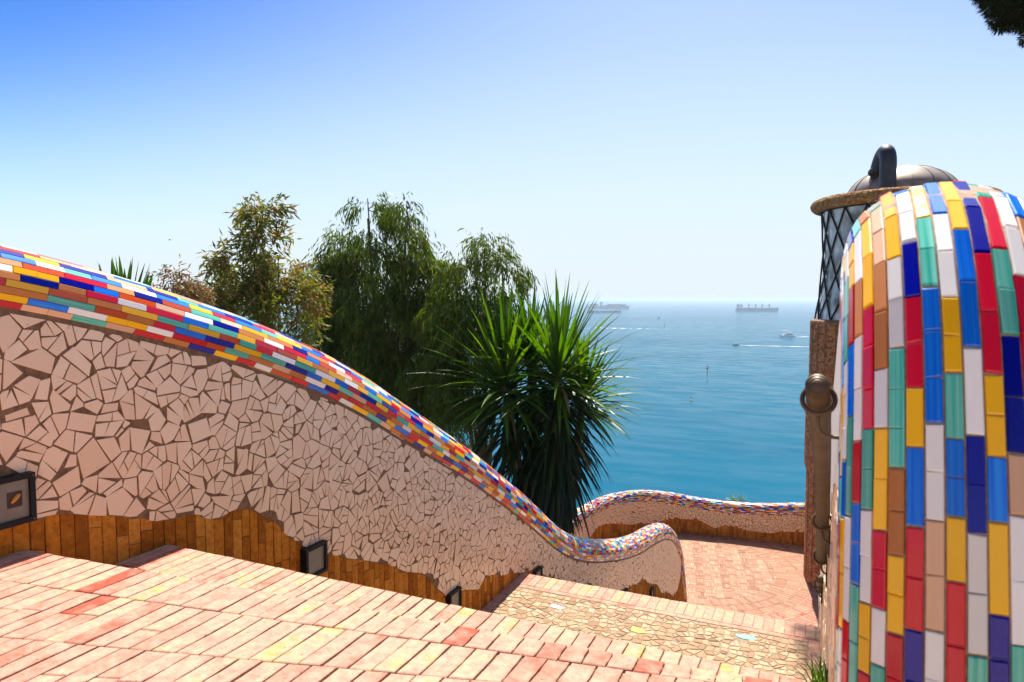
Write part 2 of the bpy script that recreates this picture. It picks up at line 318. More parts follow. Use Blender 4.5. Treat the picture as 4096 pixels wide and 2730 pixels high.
def project(p):
    d = p@fw; return 2048+2731*(p@rt)/d, 1365-2731*(p@upv)/d, d
class Pieces:
    """many small flat pieces laid on a surface: the ones that show largest become parts, the others one part"""
    def __init__(s): s.L = []
    def add(s, poly, fmap, h0, h1, m, bev=0.0015, tint=None, hide=False):
        n = len(poly); c = (sum(p[0] for p in poly)/n, sum(p[1] for p in poly)/n)
        ins = []
        for p in poly:
            dx, dy = c[0]-p[0], c[1]-p[1]; l = math.hypot(dx, dy) or 1; k = min(bev*1.4/l, 0.4); ins.append((p[0]+dx*k, p[1]+dy*k))
        V = [fmap(p[0], p[1], h0) for p in poly]+[fmap(p[0], p[1], h1-bev*0.7) for p in poly]+[fmap(p[0], p[1], h1) for p in ins]
        F = [(i, (i+1) % n, n+(i+1) % n, n+i) for i in range(n)]+[(n+i, n+(i+1) % n, 2*n+(i+1) % n, 2*n+i) for i in range(n)]+[tuple(range(2*n, 3*n))]
        s.L.append((np.array(V, float), F, m, random.random() if tint is None else tint, list(poly)*2+ins, n, hide))
    def build(s, name, plural, mats, parent, limit=300, kind=None, loc=(0, 0, 0)):
        loc = np.array(loc, float); sc = []
        for k, (V, F, m, t, uv, n, hide) in enumerate(s.L):
            top = V[2*n:]; ar = 0
            if not hide and all((p@fw) > 0.3 for p in top):
                q = [project(p)[:2] for p in top]; cx = sum(a for a, _ in q)/n; cy = sum(b for _, b in q)/n
                if -60 < cx < 4156 and -60 < cy < 2790:
                    ar = 0.5*sum(q[i][0]*q[(i+1) % n][1]-q[(i+1) % n][0]*q[i][1] for i in range(n))
                    ar = abs(ar) if (np.cross(top[1]-top[0], top[2]-top[0])@top[0])*s.sign < 0 else 0
            sc.append(ar)
        order = sorted(range(len(s.L)), key=lambda k: -sc[k]); rest = []
        for q, k in enumerate(order):
            V, F, m, t, uv, n, hide = s.L[k]
            if q < limit and sc[k] > 30:
                me = mesh(name, V-loc, F, mats[m], None, [t]*len(F), uv); link(name, me, parent)
            else: rest.append(k)
        if rest:
            AV = []; AF = []; AM = []; AT = []; AU = []; o = 0
            for k in rest:
                V, F, m, t, uv, n, hide = s.L[k]
                AV.append(V); AF += [tuple(i+o for i in f_) for f_ in F]; AM += [m]*len(F); AT += [t]*len(F); AU += uv; o += len(V)
            link(plural, mesh(plural, np.vstack(AV)-loc, AF, mats, AM, AT, AU), parent, 'stuff')
    sign = 1

def clip(poly, nx, ny, d):                               # keep nx*u+ny*v <= d
    out = []; n = len(poly)
    for i in range(n):
        a, b = poly[i], poly[(i+1) % n]; da, db = nx*a[0]+ny*a[1]-d, nx*b[0]+ny*b[1]-d
        if da <= 0: out.append(a)
        if (da < 0 < db) or (db < 0 < da):
            k = da/(da-db); out.append((a[0]+(b[0]-a[0])*k, a[1]+(b[1]-a[1])*k))
    return out
def area(p): return 0.5*sum(p[i][0]*p[(i+1) % len(p)][1]-p[(i+1) % len(p)][0]*p[i][1] for i in range(len(p)))
def tidy(p, e=0.004):
    out = []
    for q in p:
        if not out or math.hypot(q[0]-out[-1][0], q[1]-out[-1][1]) > e: out.append(q)
    while len(out) > 2 and math.hypot(out[0][0]-out[-1][0], out[0][1]-out[-1][1]) <= e: out.pop()
    return out
def shards(u0, u1, v0, v1, s, inside, gap=(0.003, 0.007), wob=0.10, split=0.3, jit=0.48, cull=0.12, corners=(4, 4, 5, 5, 6), vary=0.0):
    """broken-tile cells over a rectangle: irregular polygons with uneven joints"""
    W = {}
    nu, nv = int((u1-u0)/s)+2, int((v1-v0)/s)+2; G = {}
    for i in range(-1, nu):
        for j in range(-1, nv):
            c = (u0+(i+0.5)*s, v0+(j+0.5)*s)
            if not inside(c[0], c[1], 2.2*s): continue
            g = []
            if random.random() > cull: g.append((c[0]+random.uniform(-jit, jit)*s, c[1]+random.uniform(-jit, jit)*s))
            if random.random() < 0.16: g.append((c[0]+random.uniform(-.5, .5)*s, c[1]+random.uniform(-.5, .5)*s))
            if g: G[(i, j)] = g
    out = []
    for (i, j), g in G.items():
        for p in g:
            if not inside(p[0], p[1], 0.3*s): continue
            wp = W.setdefault(p, random.uniform(0, vary)*s*s)
            poly = [(p[0]-1.5*s, p[1]-1.5*s), (p[0]+1.5*s, p[1]-1.5*s), (p[0]+1.5*s, p[1]+1.5*s), (p[0]-1.5*s, p[1]+1.5*s)]
            for a in range(-2, 3):
                for b in range(-2, 3):
                    for q in G.get((i+a, j+b), ()):
                        dx, dy = q[0]-p[0], q[1]-p[1]; l = math.hypot(dx, dy)
                        if l < 1e-6 or l > 2.9*s: continue
                        ang = math.atan2(dy, dx)+random.uniform(-wob, wob); nx, ny = math.cos(ang), math.sin(ang)
                        k = min(.85, max(.15, .5+(wp-W.setdefault(q, random.uniform(0, vary)*s*s))/(2*l*l))); poly = clip(poly, nx, ny, nx*(p[0]+dx*k)+ny*(p[1]+dy*k)-random.uniform(*gap))
                        if len(poly) < 3: break
                    if len(poly) < 3: break
                if len(poly) < 3: break
            if len(poly) < 3: continue
            parts = []; todo = [poly]
            while todo:
                c = todo.pop(); ar = area(c)
                if len(c) >= 3 and ar > 0.42*s*s and random.random() < split*min(1.3, ar/(s*s)+.25):
                    n_ = len(c); m_ = (sum(p_[0] for p_ in c)/n_, sum(p_[1] for p_ in c)/n_)
                    fx = max(c, key=lambda p_: (p_[0]-m_[0])**2+(p_[1]-m_[1])**2); a = math.atan2(fx[1]-m_[1], fx[0]-m_[0])+random.gauss(0, .55)
                    nx, ny = math.cos(a), math.sin(a); d = nx*m_[0]+ny*m_[1]+random.uniform(-.16, .16)*s; h = random.uniform(*gap)*.8; w2 = random.uniform(-.12, .12)
                    todo += [clip(c, math.cos(a+w2), math.sin(a+w2), math.cos(a+w2)*m_[0]+math.sin(a+w2)*m_[1]+(d-nx*m_[0]-ny*m_[1])-h), clip(c, -nx, -ny, -d-h)]
                elif len(c) >= 3: parts.append(c)
            for q in parts:
                q = coarse(tidy(q), random.choice(corners))
                if len(q) >= 3 and area(q) > 0.03*s*s: out.append(q)
    return out

def coarse(p, k):
    p = list(p)
    while len(p) > k:
        n = len(p); i = min(range(n), key=lambda i: abs(area([p[i-1], p[i], p[(i+1) % n]]))); p.pop(i)
    return p
def interp(pts):
    a = np.array(pts, float); return lambda y: float(np.interp(y, a[:, 0], a[:, 1]))
def smoothpath(pts, step, it=2):
    a = np.array(pts, float)
    for _ in range(it):                                   # Chaikin
        b = [a[0]]
        for i in range(len(a)-1): b += [0.75*a[i]+0.25*a[i+1], 0.25*a[i]+0.75*a[i+1]]
        b.append(a[-1]); a = np.array(b)
    d = np.r_[0, np.cumsum(np.linalg.norm(np.diff(a, axis=0), axis=1))]; n = max(2, int(d[-1]/step)+1); s = np.linspace(0, d[-1], n)
    return np.stack([np.interp(s, d, a[:, k]) for k in range(a.shape[1])], 1), s

class Coping:
    """a round tube of tile strips swept along a wavy path; angle 0 looks out of the wall's front, 90 is up/outward"""
    def __init__(s, path, step, rad, side, shape=None):
        # shape: (half width in front, half width behind, height, squareness) in units of the radius, spread evenly along the outline
        s.tab = None
        if shape:
            af, ab, hh, k = shape; A = np.linspace(-math.pi, 2*math.pi, 1500); c, n = np.cos(A), np.sin(A)
            X = np.sign(c)*np.abs(c)**(2/k)*np.where(c > 0, af, ab); Y = np.sign(n)*np.abs(n)**(2/k)*hh
            l = np.r_[0, np.cumsum(np.hypot(np.diff(X), np.diff(Y)))]; l0 = np.interp(0, A, l); l1 = np.interp(2*math.pi, A, l)
            s.tab = ((l-l0)/(l1-l0)*2*math.pi, X, Y)
        s.P, s.S = smoothpath(path, step); s.L = s.S[-1]; s.rad = rad
        T = np.gradient(s.P, axis=0); T /= np.linalg.norm(T, axis=1)[:, None]
        B = np.array([side(p, t) for p, t in zip(s.P, T)], float); B -= (B*T).sum(1)[:, None]*T; B /= np.linalg.norm(B, axis=1)[:, None]
        Nn = np.cross(B, T)
        if Nn[len(Nn)//3][2] < 0: Nn = -Nn
        s.T, s.B, s.N = T, B, Nn
    def __call__(s, u, v, h):
        f_ = min(max(u/s.L, 0), 1)*(len(s.P)-1); i = min(int(f_), len(s.P)-2); k = f_-i
        P = s.P[i]*(1-k)+s.P[i+1]*k; B = s.B[i]*(1-k)+s.B[i+1]*k; Nn = s.N[i]*(1-k)+s.N[i+1]*k
        r = s.rad(u)+h
        
        if s.tab: return P+r*(float(np.interp(v, s.tab[0], s.tab[1]))*B+float(np.interp(v, s.tab[0], s.tab[2]))*Nn)
        return P+r*(math.cos(v)*B+math.sin(v)*Nn)
    def core(s, a0, a1, n, inset):
        V = []; F = []; k = len(s.P); st = max(1, int(0.06/(s.S[1]-s.S[0]))); idx = list(range(0, k, st))
        if idx[-1] != k-1: idx.append(k-1)
        for i in idx:
            for j in range(n): V.append(s(s.S[i], a0+(a1-a0)*j/(n-1), -inset))
        m = len(idx)
        for i in range(m-1):
            for j in range(n-1): F.append((i*n+j, (i+1)*n+j, (i+1)*n+j+1, i*n+j+1))
        F += [tuple(range(n)), tuple(range((m-1)*n+n-1, (m-1)*n-1, -1))]
        return V, F
    def tiles(s, P, a0, a1, rows, pal, wts, run=(0.10, 0.24), piece=0.2, gap=0.003, bev=0.002):
        prev = []
        for j in range(rows):
            v0, v1 = a0+(a1-a0)*j/rows, a0+(a1-a0)*(j+1)/rows; g = gap/2/s.rad(0)
            u = -random.uniform(0, run[1]); cur = []; last = None
            while u < s.L:
                L = random.uniform(*run)
                near = [c for (x0, x1, c) in prev if x0 < u+L and x1 > u]
                for _ in range(6):
                    c = random.choices(range(len(pal)), wts)[0]
                    if c != last and c not in near: break
                last = c; cur.append((u, u+L, c)); k = max(1, round(L/piece+random.uniform(-.3, .3))); t = random.random()
                for q in range(k):
                    x0 = u+L*q/k+(gap/2 if q == 0 else 0.0007); x1 = u+L*(q+1)/k-(gap/2 if q == k-1 else 0.0007)
                    x0, x1 = max(x0, 0), min(x1, s.L)
                    if x1-x0 > 0.012:
                        e = [random.uniform(-.0012, .0012) for _ in range(4)]; hh = 0.003+random.uniform(-.001, .001)
                        P.add([(x0+e[0], v0+g), (x1+e[1], v0+g), (x1+e[2], v1-g), (x0+e[3], v1-g)] if True else 0, s, -0.012, hh, c, bev, min(1, max(0, t+random.uniform(-.12, .12))))
                u += L
            prev = cur
PAL = ['white', 'yellow', 'red', 'azure', 'navy', 'turquoise', 'terracotta', 'peach', 'vermilion']; PALM = [M[k] for k in PAL]

# tiles are bevelled in surface units: angles count as metres on a unit circle, so shrink a copy for the tube
class TilePieces(Pieces):
    def add(s, poly, fmap, h0, h1, m, bev=0.0015, tint=None, hide=False):
        r = fmap.rad(poly[0][0]); n = len(poly); c = (sum(p[0] for p in poly)/n, sum(p[1] for p in poly)/n)
        ins = [(p[0]+math.copysign(bev, c[0]-p[0]), p[1]+math.copysign(bev/r, c[1]-p[1])) for p in poly]
        V = [fmap(p[0], p[1], h0) for p in poly]+[fmap(p[0], p[1], h1-bev*0.6) for p in poly]+[fmap(p[0], p[1], h1) for p in ins]
        F = [(i, (i+1) % n, n+(i+1) % n, n+i) for i in range(n)]+[(n+i, n+(i+1) % n, 2*n+(i+1) % n, 2*n+i) for i in range(n)]+[tuple(range(2*n, 3*n))]
        uv = [(p[0]+7.3*m, p[1]*r+3.1*m) for p in list(poly)*2+ins]
        s.L.append((np.array(V, float), F, m, random.random() if tint is None else tint, uv, n, hide))

# ================================================================== SETTING
# heights: upper tread -1.385, second tread -1.65, mosaic landing -4.06, terrace -10.2, sea -55
Z1, Z2, Z3, ZT, SEA = -1.385, -1.65, -4.06, -10.2, -55.0
XL, XR = -4.0, 0.06
def nose1(x): return 2.26+0.087*(x+3.84)
prof = [(-6, Z1-0.03), (2.40, Z1-0.03), (2.40, Z2-0.03), (3.12, Z2-0.03)]
y, z = 3.12, Z2-0.03
for k in range(9): z -= 0.238; prof += [(y, z), (y+0.37, z)]; y += 0.37
prof += [(y, Z3-0.03), (9.05, Z3-0.03)]; y, z = 9.05, Z3-0.03; ns = 26; dz = (ZT-Z3)/ns
for k in range(ns-1): z += dz; prof += [(y, z), (y+0.515, z)]; y += 0.515
YB = y
def floorz(yy):
    zz = prof[0][1]
    for a, b in prof:
        if a <= yy: zz = b
        else: break
    return zz
poly = [(-6, -13)]+prof+[(YB, ZT-0.3), (YB, -13)]
# the upper tread ends on a slanting nose, so it is a slab of its own on top of the flight
mb = MB(); pts = [(-6, -13), (2.0, -13)]
flight = [(-6, -13), (-6, Z2-0.03)]+prof[2:]+[(YB, ZT-0.3), (YB, -13)]
mb.prism(flight[::-1], XL+0.002, XR-0.002)
V = [(XL+.003, -6, Z2-.028), (XR-.003, -6, Z2-.028), (XR-.003, nose1(XR)-.012, Z2-.028), (XL+.003, nose1(XL)-.012, Z2-.028)]
mb.add(V+[(a, b, Z1-.03) for a, b, _ in V], [(4, 5, 6, 7), (0, 1, 5, 4), (1, 2, 6, 5), (2, 3, 7, 6), (3, 0, 4, 7)])
steps = mb.build('stairs', M['joint'], kind='structure')
# unseen flight climbing behind the eye, added to bounce sun onto shaded fronts
mb = MB(); up_ = [(-1.0, -1.6), (-1.0, Z1-.04)]; y, z = -1.0, Z1-.04
for k in range(22): z += .165; up_ += [(y, z), (y-.40, z)]; y -= .40
up_ += [(y, -1.6)]; mb.prism(up_, XL-.5, 3.0); mb.build('bounce_stairs', M['pinkstone'], kind='structure')

def ragged(q, n=4, a=.0028):
    (x0, y0), (x1, y1), (x2, y2), (x3, y3) = q; k = [i/n for i in range(1, n)]
    return [q[0], q[1]]+[(x1+(x2-x1)*t+random.uniform(-a, a), y1+(y2-y1)*t) for t in k]+[q[2], q[3]]+[(x3+(x0-x3)*t+random.uniform(-a, a), y3+(y0-y3)*t) for t in k]
def floormap(z0, fx=0, fy=0):
    return lambda u, v, h: np.array([u, v, z0+h])
# upper tread: bricks fan out from a point behind the right-hand parapet
P = Pieces(); pv = (0.8, 2.66); slopes = [0.086, 0.161, 0.275, 0.41, 0.57, 0.78, 1.1]
fm = floormap(Z1)
for j in range(len(slopes)-1):
    ma, mb_ = slopes[j], slopes[j+1]; x = XL-0.05-random.random()*0.09; tb = random.random()
    while x < XR:
        wd = random.uniform(0.088, 0.104); x0, x1 = max(x, XL+.004), min(x+wd, XR-.004); x += wd
        if x1-x0 < 0.02: continue
        y0a, y0b = pv[1]+mb_*(x0-pv[0]), pv[1]+mb_*(x1-pv[0]); y1a, y1b = pv[1]+ma*(x0-pv[0]), pv[1]+ma*(x1-pv[0])
        if max(y1a, y1b) < 0.9: continue
        e = lambda: random.uniform(-.0025, .0025); g = 0.0040; gy = .0012
        cuts = [0, 1]
        if y1a-y0a > 0.36 and random.random() < 0.55: cuts = [0, random.uniform(.35, .65), 1]
        t = random.random()
        for q in range(len(cuts)-1):
            a, b = cuts[q], cuts[q+1]
            tt = random.uniform(.02, .16) if random.random() < 0.04 else min(1, max(0.25, random.gauss(0.54, 0.13)))
            q_ = ragged([(x0+g+e(), y0a+(y1a-y0a)*a+gy+abs(e())*.4), (x1-g+e(), y0b+(y1b-y0b)*a+gy+abs(e())*.4), (x1-g+e(), y0b+(y1b-y0b)*b-gy-abs(e())*.4), (x0+g+e(), y0a+(y1a-y0a)*b-gy-abs(e())*.4)])
            P.add(q_, fm, -0.032, random.uniform(-.002, .002), 0, 0.004, tt)
P.build('tread_brick', 'tread_bricks', [M['paver']], steps)
mb = MB(); q = [(XL+.003, -.5), (XR-.003, -.5), (XR-.003, nose1(XR)-.010), (XL+.003, nose1(XL)-.010)]
mb.add([(a, b, Z1-.013) for a, b in q], [(0, 1, 2, 3)]); mb.add([(XL+.003, 2.0, Z2-.012), (XR-.003, 2.0, Z2-.012), (XR-.003, 3.135, Z2-.012), (XL+.003, 3.135, Z2-.012)], [(0, 1, 2, 3)])
mb.add([(XL+.003, 6.6, Z3-.007), (XR-.003, 6.6, Z3-.007), (XR-.003, 9.068, Z3-.007), (XL+.003, 9.068, Z3-.007)], [(0, 1, 2, 3)]); mb.build('joint_sand', M['joint'], steps)
# second tread
P = Pieces(); fm = floormap(Z2); x = XL-.03
while x < XR:
    wd = random.uniform(0.078, 0.088); x0, x1 = max(x, XL+.004), min(x+wd, XR-.004); x += wd
    if x1-x0 < 0.02: continue
    k = random.uniform(-.012, .012)
    for a, b in ((3.142, 2.76+k), (2.76+k, 2.36), (2.36, 2.0)):
        e = lambda: random.uniform(-.0025, .0025); g = 0.004
        P.add(ragged([(x0+g+e(), b+g+e()), (x1-g+e(), b+g+e()), (x1-g+e(), a-g+e()), (x0+g+e(), a-g+e())]), fm, -0.032, random.uniform(-.002, .002), 0, 0.004,
              min(1, max(0.2, random.gauss(0.58, 0.14))), hide=a < nose1(x0))
P.build('tread_brick', 'tread_bricks', [M['paver']], steps)
# mosaic landing
P = Pieces(); fm = floormap(Z3); x = XL+.004
while x < XR-.03:
    wd = random.uniform(0.112, 0.13); x1 = min(x+wd, XR-.004); e = lambda: random.uniform(-.003, .003); g = .0045
    P.add([(x+g, 8.70+e()), (x1-g, 8.70+e()), (x1-g, 9.075+e()), (x+g, 9.075+e())], fm, -.032, random.uniform(-.002, .002), 0, .004, min(1, max(.2, random.gauss(.6, .12))))
    x = x1
x = XL+.16
while x < XR-.16:
    wd = random.uniform(.22, .28); x1 = min(x+wd, XR-.14); P.add([(x+.004, 8.60), (x1-.004, 8.60), (x1-.004, 8.69), (x+.004, 8.69)], fm, -.032, random.uniform(-.002, .001), 0, .004, min(1, max(.2, random.gauss(.5, .1)))); x = x1
for xs in (XL+.005, XR-.135):
    yy = 6.5
    while yy < 8.68:
        y1 = min(yy+random.uniform(.22, .28), 8.692); P.add([(xs+.004, yy+.004), (xs+.126, yy+.004), (xs+.126, y1-.004), (xs+.004, y1-.004)], fm, -.032, random.uniform(-.002, .002), 0, .004, random.uniform(.3, .6)); yy = y1
P.build('border_brick', 'border_bricks', [M['paver']], steps)
P = Pieces()
special = [(-3.118, 8.248, 2), (-1.981, 8.053, 1), (-0.768, 8.426, 3)]
def ins(u, v, e): return XL+.15+.3*e < u < XR-.15-.3*e and 6.9 < v < 8.59-.2*e
for q in shards(XL+.14, XR-.14, 7.0, 8.58, 0.105, lambda u, v, e: XL+.14-e < u < XR-.14+e and 6.9 < v < 8.58+e, (.004, .009), .14, .08, .34, .05, (4, 4, 5)):
    for nx, ny, d in ((1, 0, XR-.145), (-1, 0, -(XL+.145)), (0, 1, 8.59)): q = clip(q, nx, ny, d)
    q = tidy(q)
    if len(q) < 3 or area(q) < .002: continue
    cx = sum(p[0] for p in q)/len(q); cy = sum(p[1] for p in q)/len(q)
    if any(math.hypot(cx-a, cy-b) < .10 for a, b, _ in special): continue
    P.add(q, fm, -.032, random.uniform(-.003, .003), 0, .004)
P.build('paving_stone', 'paving_stones', [M['stone']], steps)
for (a, b, c), sh, lb in zip(special, ([(-.10, .04), (-.08, -.05), (.07, -.07), (.11, .0)], [(-.09, .06), (-.08, -.05), (.03, -.07), (.10, -.02), (.02, .06)],
                            [(-.12, .02), (-.10, -.03), (-.02, -.06), (.10, -.05), (.13, .0), (.09, .04), (.0, .05)]), ('white tile shard', 'lime yellow tile shard', 'turquoise tile shard')):
    P = Pieces(); P.add([(a+u, b+v) for u, v in sh], fm, -.03, .002, 0, .003, .5)
    n0 = set(bpy.data.objects); P.build('tile_shard', 'tile_shard', [M[('lime', 'ice', 'aqua')[c-1]]], steps)
    for o in set(bpy.data.objects)-n0: o['label'] = lb

# terrace below: parquet of thin bricks in a disc, ringed by soldier courses
mb = MB(); V = [(-8.9, YB-.01, ZT-.3), (6, YB-.01, ZT-.3), (6, 30.3, ZT-.3), (-6.6, 30.3, ZT-.3), (-8.9, 27.2, ZT-.3)]
mb.add(V+[(a, b, ZT-.012) for a, b, _ in V], [(5, 6, 7, 8, 9)]+[(i, (i+1) % 5, (i+1) % 5+5, i+5) for i in range(5)])
terrace = mb.build('terrace', M['joint'], kind='structure')
P = Pieces(); fm = floormap(ZT); cc = (-4.3, 26.15); R1 = 2.93; ca, sa = math.cos(R(12)), math.sin(R(12)); bl = 0.30; nb = 5
def vis(x, y): return y > 22.6
for i in range(-11, 12):
    for j in range(-11, 12):
        for k in range(nb):
            w0, w1 = k*bl/nb+.007, (k+1)*bl/nb-.007
            q = [(w0, .004), (w1, .004), (w1, bl-.004), (w0, bl-.004)] if (i+j) % 2 else [(.004, w0), (bl-.004, w0), (bl-.004, w1), (.004, w1)]
            q = [((a+i*bl)*ca-(b+j*bl)*sa+cc[0], (a+i*bl)*sa+(b+j*bl)*ca+cc[1]) for a, b in q]
            mx = sum(p[0] for p in q)/4; my = sum(p[1] for p in q)/4; rr = math.hypot(mx-cc[0], my-cc[1])
            if rr > R1-.04 or not vis(mx, my): continue
            P.add(q, fm, -.03, random.uniform(-.001, .001), 0, .003, min(1, max(0, random.gauss(.38+.22*((i*7+j*3) % 3)/2, .2))))
rings = [R1, 3.34, 3.40, 3.76, 3.82, 4.16, 4.24, 4.66, 4.76, 5.2, 5.3, 5.75, 5.85, 6.4]
for k in range(len(rings)-1):
    r0, r1 = rings[k]+.006, rings[k+1]-.006; thin = r1-r0 < .12; n = int(2*math.pi*r0/(.24 if thin else .062))
    for i in range(n):
        a0 = 2*math.pi*i/n; a1 = 2*math.pi*(i+1)/n-.013/r0; x = cc[0]+r0*math.cos(a0); yy = cc[1]+r0*math.sin(a0)
        if not vis(x, yy) or x > .5 or x < -8.8 or yy > 30.3: continue
        P.add([(cc[0]+r_*math.cos(a), cc[1]+r_*math.sin(a)) for r_, a in ((r0, a0), (r1, a0), (r1, a1), (r0, a1))], fm, -.03, random.uniform(-.001, .001), 1 if r0 > 4.15 and yy < 26 else 0, .003, min(1, max(0, random.gauss(.48, .16))))
P.build('terrace_brick', 'terrace_bricks', [M['terrace'], M['paver']], terrace, limit=0)

# cliff land below and beside the walls
nx_, ny_ = 70, 90; xs = np.linspace(-70, 60, nx_); ys = np.linspace(-60, 110, ny_); V = []; F = []
for yy in ys:
    for x in xs:
        base = floorz(yy)-0.8 if yy < 22 else -11.2
        dl = max(0, -4.6-x); df = max(0, yy-31)
        dl2 = max(0, dl-5) if yy < 24 else max(0, dl-4.6)
        zz = base-1.3*(1 if dl > .3 else 0)-0.42*min(dl, 5)-1.05*dl2-1.3*df-0.02*df*df
        zz += 0.9*math.sin(x*.7+yy*.4)*min(1, dl/4)
        if -4.8 < x < 7 and yy < 31: zz = min(zz, base-.6)
        V.append((x, yy, max(zz, SEA-3)))
for j in range(ny_-1):
    for i in range(nx_-1): a = j*nx_+i; F.append((a, a+1, a+1+nx_, a+nx_))
link('hillside', mesh('hillside', V, F, M['earth'], smooth=True), kind='structure')
# sea
mb = MB(); n = 64; V = [(0, 0, SEA)]+[(r_*math.cos(2*math.pi*i/n), r_*math.sin(2*math.pi*i/n), SEA) for r_ in (3000, 30000) for i in range(n)]
F = [(0, 1+i, 1+(i+1) % n) for i in range(n)]+[(1+i, 1+n+i, 1+n+(i+1) % n, 1+(i+1) % n) for i in range(n)]
mb.add(V, F); mb.build('sea', M['sea'], kind='structure')

# ================================================================== LEFT PARAPET
edge = [(1.2, .10), (1.7, .03), (2.18, -0.06), (2.33, -0.09), (2.61, -0.16), (2.9, -0.23), (3.27, -0.34), (3.79, -0.49), (4.45, -0.74), (4.83, -0.9), (5.34, -1.15), (5.84, -1.43), (6.38, -1.71), (7.42, -2.27), (8.05, -2.65), (8.76, -3.07), (9.53, -3.56), (10.36, -4.12), (11.09, -4.54), (11.9, -4.91), (12.67, -5.2), (13.65, -5.53), (14.76, -5.88), (16.31, -6.29), (18.17, -6.61), (19.48, -6.91), (20.52, -7.38), (21.31, -7.96), (21.71, -8.37), (22.11, -9.22), (22.40, -9.8), (22.5, -10.25)]
low = [(1.2, -1.2), (2.13, -1.22), (2.3, -1.22), (2.45, -1.23), (2.63, -1.3), (2.8, -1.35), (2.94, -1.41), (3.04, -1.46), (3.19, -1.48), (3.37, -1.51), (3.47, -1.57), (3.57, -1.59), (3.71, -1.57), (3.89, -1.62), (4.0, -1.7), (4.14, -1.79), (4.23, -1.93), (4.46, -2.11), (4.74, -2.27), (5.03, -2.41), (5.24, -2.5), (5.53, -2.63), (5.69, -2.71), (5.96, -2.88), (6.26, -3.01), (6.45, -3.14), (6.63, -3.33), (6.86, -3.51), (7.24, -3.59), (7.64, -3.74), (7.84, -3.67), (8.05, -3.7), (8.38, -3.84), (8.73, -3.91), (8.84, -3.99), (9.45, -4.15), (9.94, -4.41), (10.27, -4.6), (10.61, -4.72), (11.06, -4.98), (13.03, -5.99), (15.19, -6.7), (15.59, -6.77), (16.01, -6.93), (16.72, -7.06), (17.31, -7.43), (17.82, -7.62), (18.25, -7.81), (18.59, -8.09), (18.89, -8.31), (19.8, -8.65), (20.47, -9.05), (21.15, -9.13), (21.6, -8.86), (21.78, -8.46)]
E2, _ = smoothpath(edge, 0.08, 2); edgez = interp(E2); lowz = interp(low)
left = thing('parapet_wall', 'long left stair wall of cream broken tiles with wavy multicoloured tiled top', 'wall')
mb = MB(); mb.prism([(a, b+.03) for a, b in E2]+[(22.5, -11.5), (1.2, -11.5)], XL-.40, XL)
mb.build('wall_body', M['mortar'], left)
bed = [(a, b+.02) for a, b in E2 if a <= 21.72]; lowd = [(a, lowz(a)-.012+random.uniform(-.012, .012)) for a in np.arange(1.2, 21.7, .07)]
mb = MB(); mb.prism(bed+lowd[::-1], XL-.01, XL+.016); mb.build('mortar_bed', M['mortar'], left)
wallL = lambda u, v, h: np.array([XL+h, u, v])
LIGHTS = [(2.14, -0.96), (4.54, -2.13), (6.97, -3.50), (9.60, -4.20), (12.10, -5.45), (14.80, -6.60), (17.50, -7.63)]
P = Pieces()
def insL(u, v, e): return 1.2 < u < 21.75+e and lowz(u)-e*.6 < v < edgez(u)+e
for q in shards(1.5, 21.8, -9.3, .2, 0.132, insL, (.0030, .0058), .13, .62, .52, .10, (4, 4, 5, 5, 6), .5):
    cu = sum(p[0] for p in q)/len(q); cv = sum(p[1] for p in q)/len(q); d = .05
    for fn, sg in ((edgez, 1), (lowz, -1)):
        sl = (fn(cu+d)-fn(cu-d))/(2*d); l = math.hypot(sl, 1)
        q = clip(q, -sl*sg/l, sg/l, sg*(fn(cu)-sl*cu)/l+(-.012 if sg > 0 else .006))
        if len(q) < 3: break
    q = tidy(q)
    if len(q) < 3 or area(q) < .0007: continue
    if any(abs(cu-a) < .125 and b-.25 < cv < b for a, b in LIGHTS): continue
    P.add(q, wallL, .005, .021+random.uniform(-.0015, .0015), 0, .0016, hide=cv/cu < -.53 if cu < 7.2 else cv/cu < -.452)
P.build('broken_tile', 'broken_tiles', [M['cream']], left)
P = Pieces(); u = 1.5
while u < 22.3:
    wd = random.uniform(.076, .094); u0, u1 = u, u+wd; u = u1; zb = floorz(u0)-.05; zt = min(lowz((u0+u1)/2)+.15, edgez(u1)-.02); v = zb+random.uniform(0, .1)-.25
    while v < zt:
        h = random.uniform(.24, .55); v1 = min(v+h, zt+.05)
        s_ = -.18*(u1-u0); g = .003
        if v1-v > .03 and v1 > zb: P.add([(u0+g, v+g), (u1-g, v+g+s_), (u1-g, v1-g+s_), (u0+g, v1-g)], wallL, -.01, .008+random.uniform(-.003, .003), 0, .004, hide=((v+v1)/2)/u < (-.53 if u < 7.2 else -.452))
        v += h
P.build('plinth_brick', 'plinth_bricks', [M['plinth']], left)
T = np.gradient(E2, axis=0); T /= np.linalg.norm(T, axis=1)[:, None]
def radL(u): return 0.225+0.035*min(1, max(0, (u-1.0)/3.5))
d = np.r_[0, np.cumsum(np.linalg.norm(np.diff(E2, axis=0), axis=1))]
path = []
for i in range(0, len(E2), 3):
    r = radL(d[i]); n2 = (-T[i][1], T[i][0]); path.append((XL-.766*r, E2[i][0]+.643*r*n2[0], E2[i][1]+.643*r*n2[1]))
cop = Coping(path, .02, radL, lambda p, t: (1, 0, 0))
a0, a1 = R(-44), R(214)
mb = MB(); mb.add(*cop.core(a0, a1, 28, .006)); mb.build('coping', M['grout'], left, smooth=False)
TP = TilePieces(); TP.sign = -1
cop.tiles(TP, a0, a1, 26, PAL, [.11, .17, .14, .11, .12, .12, .13, .05, .13], (.16, .29), .2, .003, .0018)
TP.build('coping_tile', 'coping_tiles', PALM, left)

